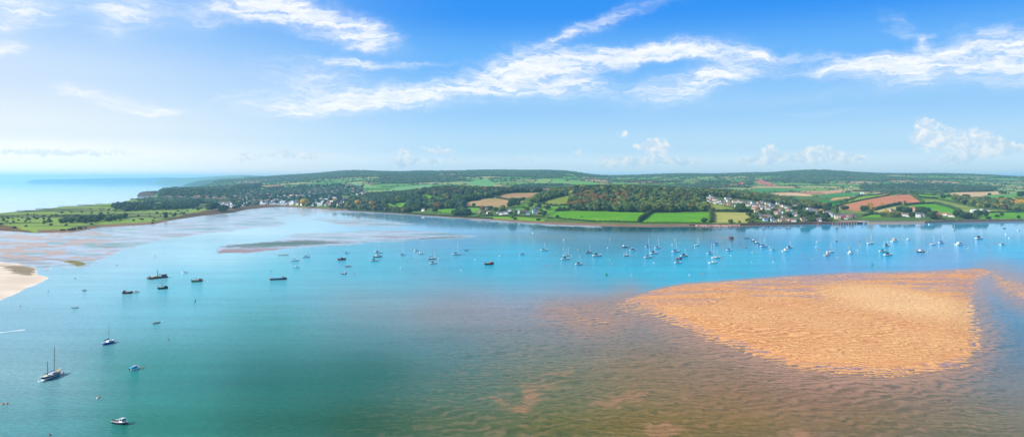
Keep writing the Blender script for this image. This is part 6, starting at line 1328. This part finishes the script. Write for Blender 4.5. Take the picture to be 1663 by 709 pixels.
# (kind, px, foot, length, heading deg, mast offset px, mast top, hull, accent, label, extras)
BOATS = [
 ('ketch', 83, 613.5, 37, 24, 0, 0, '', '', 'two masted ketch with navy hull and teak deck, nearest yacht', {}),
 ('y', 176, 560, 20, 24, 1, 529, 'blue', 'navy', 'bright blue sloop with dark mast, nearest single masted yacht', dict(mastm='w', hood=False)),
 ('m', 219, 600.5, 16, 22, 0, 0, 'white', 'white', 'small cuddy boat under a turquoise canopy', dict(canopy='turq')),
 ('m', 196, 689, 23, -12, 0, 0, 'navy', 'white', 'navy fishing launch with a small white wheelhouse, nearest boat of all', dict(pos=.14, long=.2)),
 ('d', 254.5, 526, 11, 18, 0, 0, 'navy', 'slate', 'dark open dinghy with an outboard', dict(outb=True)),
 ('d', 122.5, 500, 11, 8, 0, 0, 'grey', 'dark', 'grey inflatable tender riding alone', dict(outb=True)),
 ('m', 137.5, 474, 7, 25, 0, 0, 'navy', 'navy', 'tiny navy cabin boat off the sand spit', {}),
 ('barge', 256, 452.5, 31, 9, 0, 0, '', '', 'rusty black work barge with a crane and grey cabin', {}),
 ('f', 264.5, 471, 18, 4, 0, 0, 'black', 'dark', 'black mussel dredger with twin dark masts', dict(house_c='dark', mast=5)),
 ('f', 320, 459.5, 20, 3, 0, 0, 'green', 'red', 'red and green trawler with an orange derrick', dict(house_c='red', mast=3)),
 ('f', 207, 478.5, 18, 4, 0, 0, 'dark', 'rust', 'rust stained workboat with a red cabin aft', dict(house_c='red', mast=1.2, wpos=-.3, gantry=False)),
 ('m', 221, 476.5, 11, 6, 0, 0, 'cream', 'cream', 'small cream launch tied ahead of the rust stained workboat', {}),
 ('m', 299.5, 443.5, 9.5, 200, 0, 0, 'white', 'white', 'white cabin cruiser by itself near the work barge', {}),
 ('trip', 452, 455, 28.5, 3, 0, 0, '', '', 'blue and orange open trip boat with a red roofed yellow wheelhouse', {}),
 ('y', 479, 424, 14, 4, 1.5, 401, 'white', 'blue', 'white sloop with a tall mast above the trip boat', dict(hood=False)),
 ('y', 497.5, 418, 12.5, 5, 5, 405, 'white', 'navy', 'white motor sailer with its mast far forward', dict(mxx=.45)),
 ('m', 481.5, 435.5, 10.5, 7, 0, 0, 'white', 'white', 'white sport boat with black outboard beside the trip boat', {}),
 ('row', 460, 414.5, 18, 5, 0, 0, '', '', 'long low brown wooden gig near the mud bank', {}),
 ('f', 555, 422.5, 14.5, 3, 0, 0, 'red', 'maroon', 'stubby red workboat with a dark blue cabin', dict(house_c='navy', mast=3.2, gantry=False, wpos=.05)),
 ('y', 563, 411.5, 8.5, 6, .8, 398, 'white', 'blue', 'little white sloop with blue cover behind the red workboat', {}),
 ('d', 565, 433, 11.5, 4, 0, 0, 'red', 'maroon', 'low red speedboat with a pink cover', dict(cover='red')),
 ('m', 559, 445, 9, 5, 0, 0, 'slate', 'white', 'small grey hulled cuddy below the red speedboat', dict(pos=.2)),
 ('y', 613.5, 411, 12, 4, 2, 394, 'white', 'navy', 'white yacht with twin spars behind the black launch', dict(miz=-4)),
 ('m', 613, 417.5, 14, 4, 0, 0, 'black', 'white', 'long black launch with white wheelhouse between two yachts', {}),
 ('y', 608, 424, 14, 4, 2, 405, 'white', 'navy', 'white yacht with navy sprayhood in front of the black launch', {}),
 ('y', 654, 414.5, 10.5, 2, .8, 399, 'white', 'blue', 'small white yacht with blue boom cover left of the white cruisers', {}),
 ('m', 675.5, 408.5, 9.5, 6, 0, 0, 'white', 'white', 'tall white motor cruiser, further of a pair of cruisers', dict(wh=1.5, long=.5)),
 ('m', 683.5, 412.5, 12.5, 3, 0, 0, 'cream', 'white', 'open cream launch with a short cuddy, nearer of a pair of cruisers', dict(pos=-.1, long=.16)),
 ('y', 702, 421, 13.5, 3, .6, 400, 'brown', 'blue', 'varnished brown wooden sloop with blue cover', dict(mastm='w', hood=False)),
 ('y', 704, 428.5, 12.5, 6, 2, 409, 'white', 'navy', 'white yacht with black cockpit cover below the wooden sloop', {}),
 ('y', 741, 414, 14.5, 2, 2.5, 392, 'white', 'teal', 'white yacht with teal sprayhood and very tall mast', {}),
 ('raft', 757.5, 407, 6, 0, 0, 0, 'dark', 'slate', 'small dark mooring raft behind the teal hooded yacht', {}),
 ('f', 794.5, 430, 15.5, 2, 0, 0, 'black', 'red', 'black and red workboat with a red A frame at the stern', dict(house_c='red', mast=2.2, nets='cream')),
 ('m', 848, 414, 10.5, 2, 0, 0, 'white', 'blue', 'little white angling boat with a blue cover', {}),
 ('y', 884, 407, 12.5, 2, .8, 394, 'white', 'teal', 'white yacht with teal hood nearest the dark bank reflection', {}),
 ('m', 916, 405.5, 5.5, 20, 0, 0, 'white', 'white', 'tiny white cabin boat behind the paired yachts', {}),
 ('y', 920, 415.5, 10.5, 4, 3, 402, 'white', 'grey', 'white yacht with raked forestay, further of an overlapping pair', {}),
 ('y', 918.5, 421.5, 14.5, 3, 1, 403, 'white', 'navy', 'large white yacht, nearer of an overlapping pair', {}),
 ('y', 940.5, 430, 11.5, 10, 1.3, 413, 'white', 'navy', 'white sloop with heaped navy cover in front of the overlapping pair', {}),
 ('y', 956, 410.5, 10, 6, 2, 397, 'maroon', 'blue', 'maroon hulled sloop with blue canvas', {}),
 ('y', 970, 416, 15, 3, -.3, 393, 'white', 'navy', 'white yacht with a tall dark mast and furled headsail', dict(mastm='w')),
 ('m', 1015.5, 401.5, 9.5, 6, 0, 0, 'navy', 'white', 'navy hulled cruiser with high white stern', dict(pos=-.2)),
 ('m', 1027.5, 407, 11, 3, 0, 0, 'white', 'navy', 'white launch with dark canopy between cruiser and small sloop', {}),
 ('y', 1017.5, 415.5, 8.5, 2, -.2, 404, 'navy', 'white', 'small dark blue sloop with a white mast', dict(hood=False, cover=False)),
 ('y', 1052.5, 401, 9, 4, 1, 387, 'white', 'navy', 'small white yacht with navy cover at the back of the cluster', {}),
 ('y', 1068.5, 403.5, 10.5, 3, 1, 388, 'white', 'blue', 'white yacht with bright blue cover and two tall spars', dict(miz=2.5)),
 ('y', 1062, 412, 12.5, 2, 1, 399, 'white', 'navy', 'white sloop with navy cover in the middle of the cluster', {}),
 ('y', 1052.7, 418.5, 13, 1, 2, 399, 'white', 'teal', 'white sloop at the front of the cluster with a white mast', {}),
 ('y', 1097.7, 409.5, 12.5, 6, 1, 393, 'white', 'blue', 'white yacht with two raked stays near the yellow buoy', dict(miz=3)),
 ('y', 1111.5, 416.5, 12.5, 8, 1, 402, 'cream', 'navy', 'cream hulled yacht beside the red fishing boat', {}),
 ('f', 1103, 421.5, 10, 3, 0, 0, 'red', 'maroon', 'small red fishing boat with a bright blue cabin', dict(house_c='blue', mast=2, gantry=False)),
 ('y', 1101.5, 427.5, 12, 3, 1, 411, 'white', 'teal', 'white yacht in front of the small red fishing boat', {}),
 ('y', 1132, 399, 8.5, 7, 1.6, 386, 'white', 'grey', 'plain white sloop with red flag aloft', dict(hood=False)),
 ('m', 1163.6, 397, 9, 3, 0, 0, 'white', 'blue', 'white boat with a full blue canopy', dict(canopy='blue')),
 ('y', 1153.5, 412.5, 10.5, 4, 2, 395, 'white', 'blue', 'white sloop with vivid blue boom cover behind the front trio', {}),
 ('y', 1163, 419.5, 14, 2, 1.5, 402, 'white', 'grey', 'long white sloop, middle of the front trio', dict(hood=False)),
 ('y', 1158, 427.5, 13.5, 0, 1.5, 401, 'white', 'cream', 'white classic sloop with white mast, closest of the front trio', dict(hood=False, cover=False)),
 ('y', 1184.5, 407, 9.5, 3, 1, 393, 'white', 'blue', 'small sloop with turquoise boom cover by itself', {}),
 ('raft', 1213, 387.5, 8, 0, 0, 0, 'dark', 'slate', 'long slate coloured landing raft off the village', {}),
 ('d', 1211, 402, 6.5, 0, 0, 0, 'black', 'tan', 'black dinghy with tan cover near the landing raft', dict(cover='tan')),
 ('m', 1224, 391.5, 6, 5, 0, 0, 'black', 'white', 'black and white launch, last in the slanting line', {}),
 ('m', 1228.5, 395, 7, 5, 0, 0, 'navy', 'white', 'navy launch, third in the slanting line', {}),
 ('y', 1233, 398, 7, 5, 1.3, 386, 'cream', 'blue', 'cream sloop, second in the slanting line', {}),
 ('y', 1240.5, 401, 11.5, 3, 1.6, 385, 'white', 'blue', 'long white yacht leading the slanting line', {}),
 ('m', 1255.5, 406.5, 9, 3, 0, 0, 'white', 'teal', 'low white sports boat beyond the slanting line', dict(wh=.3)),
 ('m', 1275.5, 408.5, 11.5, 2, 0, 0, 'white', 'white', 'white motor cruiser with raised wheelhouse', dict(wh=1.6, long=.25)),
 ('y', 1282.5, 403, 9, 8, 1, 390, 'white', 'navy', 'white sloop with dark navy cover behind the raised wheelhouse cruiser', {}),
 ('m', 1328, 394, 6.5, 0, 0, 0, 'white', 'silver', 'small flat white boat off the orange pile', dict(wh=.3)),
 ('m', 1358, 392.5, 6, 3, 0, 0, 'white', 'dark', 'small white boat with black stern off the pier', {}),
 ('y', 1348.5, 410, 12.5, 0, 1, 392, 'white', 'grey', 'white yacht with furled sail and red masthead flag', dict(hood=False)),
 ('m', 1343, 415.5, 10.5, 10, 0, 0, 'silver', 'tan', 'grey motor boat close in front of the flagged yacht', dict(pos=.1)),
 ('m', 1381.5, 412, 9.5, 6, 0, 0, 'white', 'white', 'white cruiser with a flybridge', dict(wh=1.7, long=.4)),
 ('y', 1414, 396, 11, 2, 1, 380, 'white', 'grey', 'plain white sloop behind the green buoy', dict(hood=False)),
 ('m', 1452, 388, 6, 3, 0, 0, 'white', 'silver', 'tiny white boat at the back of the harbour group', dict(wh=.3)),
 ('m', 1453, 392.7, 11.5, 3, 0, 0, 'white', 'tan', 'cream topped white cruiser in the harbour group', {}),
 ('y', 1440.5, 400, 10.5, 3, 1, 390, 'grey', 'navy', 'grey yacht with navy cover in the middle of the harbour group', dict(miz=-5)),
 ('y', 1434, 409, 12.5, 2, 1.5, 392, 'cream', 'teal', 'cream yacht at the front of the harbour group', {}),
 ('y', 1442.5, 415, 13.5, 3, 2, 395, 'white', 'navy', 'white yacht with navy cover nearest the green buoy', {}),
 ('m', 1475, 390, 7, 0, 0, 0, 'white', 'white', 'small white cabin boat off the breakwater', {}),
 ('m', 1496, 409.5, 12.5, -2, 0, 0, 'navy', 'white', 'dark blue cruiser with white topsides', dict(long=.45)),
 ('y', 1515.5, 397.5, 9.5, 0, 1, 382, 'white', 'grey', 'small white sloop with a red topped mast', dict(hood=False)),
 ('y', 1529, 395, 9.5, 4, 1.8, 381, 'white', 'blue', 'small white sloop with blue cover beside the red topped mast', {}),
 ('m', 1558, 398, 12, 6, 0, 0, 'white', 'silver', 'sleek white cabin cruiser on the eastern moorings', dict(long=.45)),
 ('y', 1590.5, 388, 12, 3, 2, 370, 'white', 'navy', 'large white yacht with raked mast on the eastern moorings', {}),
 ('m', 1627.5, 398, 8, 5, 0, 0, 'white', 'slate', 'little white boat with a dark cuddy, last of the eastern moorings', {}),
 ('y', 1549, 374, 5.5, 3, 1, 365, 'cream', 'grey', 'tiny cream sloop close under the eastern wall', dict(hood=False)),
 ('m', 1631.5, 371.2, 4.5, 0, 0, 0, 'slate', 'grey', 'tiny dark cabin boat close under the eastern wall', {}),
 ('y', 1654.5, 374.5, 5, 5, .5, 366, 'white', 'grey', 'tiny white sloop close under the eastern wall', dict(hood=False)),
 ('f', 1511, 364.8, 6, 20, 0, 0, 'white', 'green', 'white and green fishing boat alongside the eastern wall', dict(house_c='green', mast=1.5, gantry=False)),
]
PTS = []
ENDS = {83: ((68, 619.5), (100, 605.5)), 176: ((166, 560.5), (186, 554.5)), 219: ((211, 601.5), (227, 597.5)), 196: ((184, 686), (207, 689.5)), 254.5: ((249, 525.5), (260, 523)), 122.5: ((117, 500), (128, 499)), 256: ((240.5, 453.2), (271, 450.0)), 452: ((438, 454.6), (466, 453.4))}
for (kd, x, y, lp, hd, mo, mt_, hc, ac, lab, ex) in BOATS:
    X, Y = at(x, y - (0.4 if y < 450 else 2.0)); s = Y / F; ex = dict(ex)
    if x in ENDS:                                   # stern and bow both surveyed
        (xa, ya), (xb, yb) = at(*ENDS[x][0]), at(*ENDS[x][1]); X, Y = (xa + xb) / 2, (ya + yb) / 2; hd = math.degrees(math.atan2(yb - ya, xb - xa)); s = Y / F
    elif abs(hd) < 15 and kd != 'raft': hd += 20
    L = math.hypot(xb - xa, yb - ya) if x in ENDS else .97 * lp * s / abs(math.cos(R(hd)) - X / Y * math.sin(R(hd)))
    nm = {'y': 'sailing_yacht', 'm': 'motor_boat', 'd': 'dinghy', 'f': 'fishing_boat', 'barge': 'work_barge', 'ketch': 'ketch', 'raft': 'mooring_raft', 'trip': 'trip_boat', 'row': 'rowing_boat'}[kd]
    ct = {'y': 'sailing boat', 'ketch': 'sailing boat', 'raft': 'raft', 'd': 'dinghy', 'barge': 'barge', 'f': 'fishing boat', 'row': 'rowing boat'}.get(kd, 'motor boat')
    t = thing(nm, lab, ct, (X, Y, 0), R(hd), None)
    if kd == 'y':
        if ex.get('mastm') == 'w': ex['mastm'] = WOODM
        miz = ex.pop('miz', None); mxx = ex.pop('mxx', None)
        top = (y - mt_) * s
        yacht(t, L, hc, ac, top, mxx if mxx is not None else max(-.1, min(.45, mo / lp)), Y, **ex)
        if miz:
            r = thick(Y) * .8; b = MB(); b.tube((miz * s, 0, .8), (miz * s, 0, top * .72), r, r * .7, 5); b.build('mizzen_mast', ALU, t)
    elif kd == 'm': motor(t, L, hc, ac, Y, **ex)
    elif kd == 'd': dinghy(t, L, hc, ac, Y, **ex)
    elif kd == 'raft': raft(t, L, 4.2, hc, ac)
    elif kd == 'f': fishing(t, L, hc, ac, ex.pop('house_c'), Y, **ex)
    elif kd == 'barge': barge(t, L, Y)
    elif kd == 'trip': trip(t, L, Y)
    elif kd == 'row': open_row(t, L)
    elif kd == 'ketch': ketch(t, L, Y)
    PTS.append((x, y, lab))
# rusty box buoy with its lines, channel buoys, withy
X, Y = at(1187.7, 388); t = thing('mooring_box', 'rust red square mooring float off the village', 'float', (X, Y, 0), .2)
b = MB(); b.box(-3.2, 3.2, -2.5, 2.5, -.5, 3.4, .3, .3); b.build('hull', bm_('rust'), t); b = MB(); b.box(-3.0, 3.0, -2.3, 2.3, 3.405, 3.7); b.build('lid', bm_('dark'), t); b = MB(); b.tube((0, 0, 3.7), (0, 0, 5.0), .2); b.build('ring_post', bm_('dark'), t)
for (x, y, s_, lab) in ((984.8, 447, 1.0, 'green channel buoy with a pointed top in mid channel'), (1416.5, 430, .85, 'bright green channel buoy near the north edge of the sandbank')):
    X, Y = at(x, y); t = thing('channel_buoy', lab, 'buoy', (X, Y, 0)); k = s_ * 1.35
    b = MB(); b.tube((0, 0, -.4), (0, 0, .7 * k), 1.0 * k, .9 * k, 12); b.build('float', bm_('green'), t)
    b = MB(); b.tube((0, 0, .7 * k), (0, 0, 1.9 * k), .55 * k, .18 * k, 10); b.build('tower', bm_('green'), t); b = MB(); b.tube((0, 0, 1.9 * k), (0, 0, 2.5 * k), .4 * k, .02, 8); b.build('topmark', bm_('green'), t)
X, Y = at(317, 489.5); t = thing('channel_marker', 'dark green post marker on a small float off the fishing boats', 'marker', (X, Y, 0)); b = MB(); b.tube((0, 0, -.4), (0, 0, .5), .7, .6, 10); b.build('float', bm_('dark'), t); b = MB(); b.tube((0, 0, .5), (0, 0, 2.6), .3, .2, 8); b.build('post', bm_('teal'), t)
X, Y = at(1096.5, 390.5); t = thing('channel_buoy', 'tall yellow spar buoy behind the yacht with raked stays', 'buoy', (X, Y, 0)); b = MB(); b.tube((0, 0, -.3), (0, 0, 2.6), .6, .5, 10); b.build('float', bm_('yellow'), t); b = MB(); b.tube((0, 0, 2.6), (0, 0, 3.2), .7, .1, 8); b.build('topmark', bm_('cream'), t)
BUOYS = '''187.5 556 o|102.5 605 o|233 596.5 o|161 645 o|158 646.5 w|207 689 d|265 521 w|81 706 r|5 656 o|12 655 o|33 496.5 o|190 430.5 d|252 416.5 r|78.5 473.5 d|122 452 d|273.5 551 r|337 457 w|575.5 444.5 r|439.7 440.5 t|674.6 427.5 o|650.5 435 w|675.5 445.5 d|748.8 438.5 w|771.5 421.8 w|811 415.8 w|850.5 435.8 o|752.5 413 o|621 411 d|620.5 417 d|617 422.5 o|712 420 w|898.5 413.5 o|887 430 o|928 421 r|927.5 414.8 y|950.5 429 o|938.5 404.8 y|990.5 421 y|994.5 428 o|1026 446.5 y|1006.5 409 o|1021.5 400.8 o|1035 406.5 o|1024.5 415 o|1069 412 r|1060.5 418 r|1075.5 403.5 o|1061.5 426.5 w|1075 446 o|1119.5 446.8 w|1141.5 444.2 o|1205.5 443.2 o|1122 404 o|1091.5 397.5 w|1128 393.8 d|1174.5 402 o|1186.5 415 w|1202.5 399 r|1178 389.5 r|1168.5 427 o|1171 419.5 o|1221.5 410.2 y|1220.5 425.5 y|1255.5 425.2 w|1257 418.8 r|1249.5 400.5 w|1301.5 413 o|1318.5 420.5 y|1324.5 401.2 w|1329 406 o|1378.5 401.8 y|1395.5 392 r|1397.5 398 y|1392.5 406.5 w|1360 418 y|1407.5 388.5 y|1506 408.5 y|1485.5 405 o|1495.5 401 o|1529.5 402.8 y|1572 403.3 y|1578 392 o|1606 406.8 o|1606.5 400 r|1615.5 393.8 r|1632.5 397.5 y|1638.5 386.2 w|1633 380 w|865 378 w|915.5 389.5 w|986.5 402.5 w|990.5 389 y'''
CW = {'o': ('orange', 'orange'), 'w': ('white', 'white'), 'd': ('dark', 'dark'), 'r': ('red', 'red'), 't': ('teal', 'teal'), 'y': ('yellow', 'yellow')}
SPH = {}
used = set()
for s in BUOYS.split('|'):
    x, y, c = s.split(); x, y = float(x), float(y); X, Y = at(x, y); col_, word = CW[c]
    k = .42 if Y < 600 else .42 + (Y - 600) / 1500
    if col_ not in SPH:
        V0, F0 = ICO2; SPH[col_] = mesh('float', V0 * np.array([1, 1, .9]) + np.array([0, 0, .45]), F0, bm_(col_), True); b = MB(); b.tube((0, 0, 1.2), (0, 0, 1.75), .16, .12, 6); SPH[col_ + 'r'] = b.mesh('ring', bm_('dark'))
    d = sorted(((abs(x - a) + 2.2 * abs(y - b_), a, b_, l) for a, b_, l in PTS))
    lab = None
    for _, a, b_, l in d[:6]:
        side = ('east of' if x > a else 'west of') if abs(x - a) > abs(y - b_) * 1.2 else ('in front of' if y > b_ else 'behind')
        l2 = ' '.join(l.replace(',', '').split()[:11]); cand = f'{word} buoy {side} {l2}'
        if cand not in used: lab = cand; break
    used.add(lab)
    t = thing('mooring_buoy', lab, 'buoy', (X, Y, 0), 0, 'mooring buoys across the anchorage'); t.scale = (k, k, k)
    obj('float', SPH[col_], t); obj('ring', SPH[col_ + 'r'], t)
# ---- air
hb = MB(); hb.box(-60000, 60000, -3000, 46000, -8, 330)
hm = bpy.data.materials.new('haze'); hm.use_nodes = True; n = NT(hm.node_tree); n.n.remove(n.n['Principled BSDF'])
pv = n.new('ShaderNodeVolumePrincipled'); pv.inputs['Color'].default_value = (.40, .80, 1, 1); pv.inputs['Density'].default_value = 5.6e-5; pv.inputs['Anisotropy'].default_value = 0.1
n.l.new(pv.outputs[0], n.n['Material Output'].inputs['Volume'])
hz_ = hb.build('haze', hm); hz_['category'] = 'haze'; hz_['kind'] = 'stuff'; hz_['label'] = 'thin pale sea haze over the estuary'
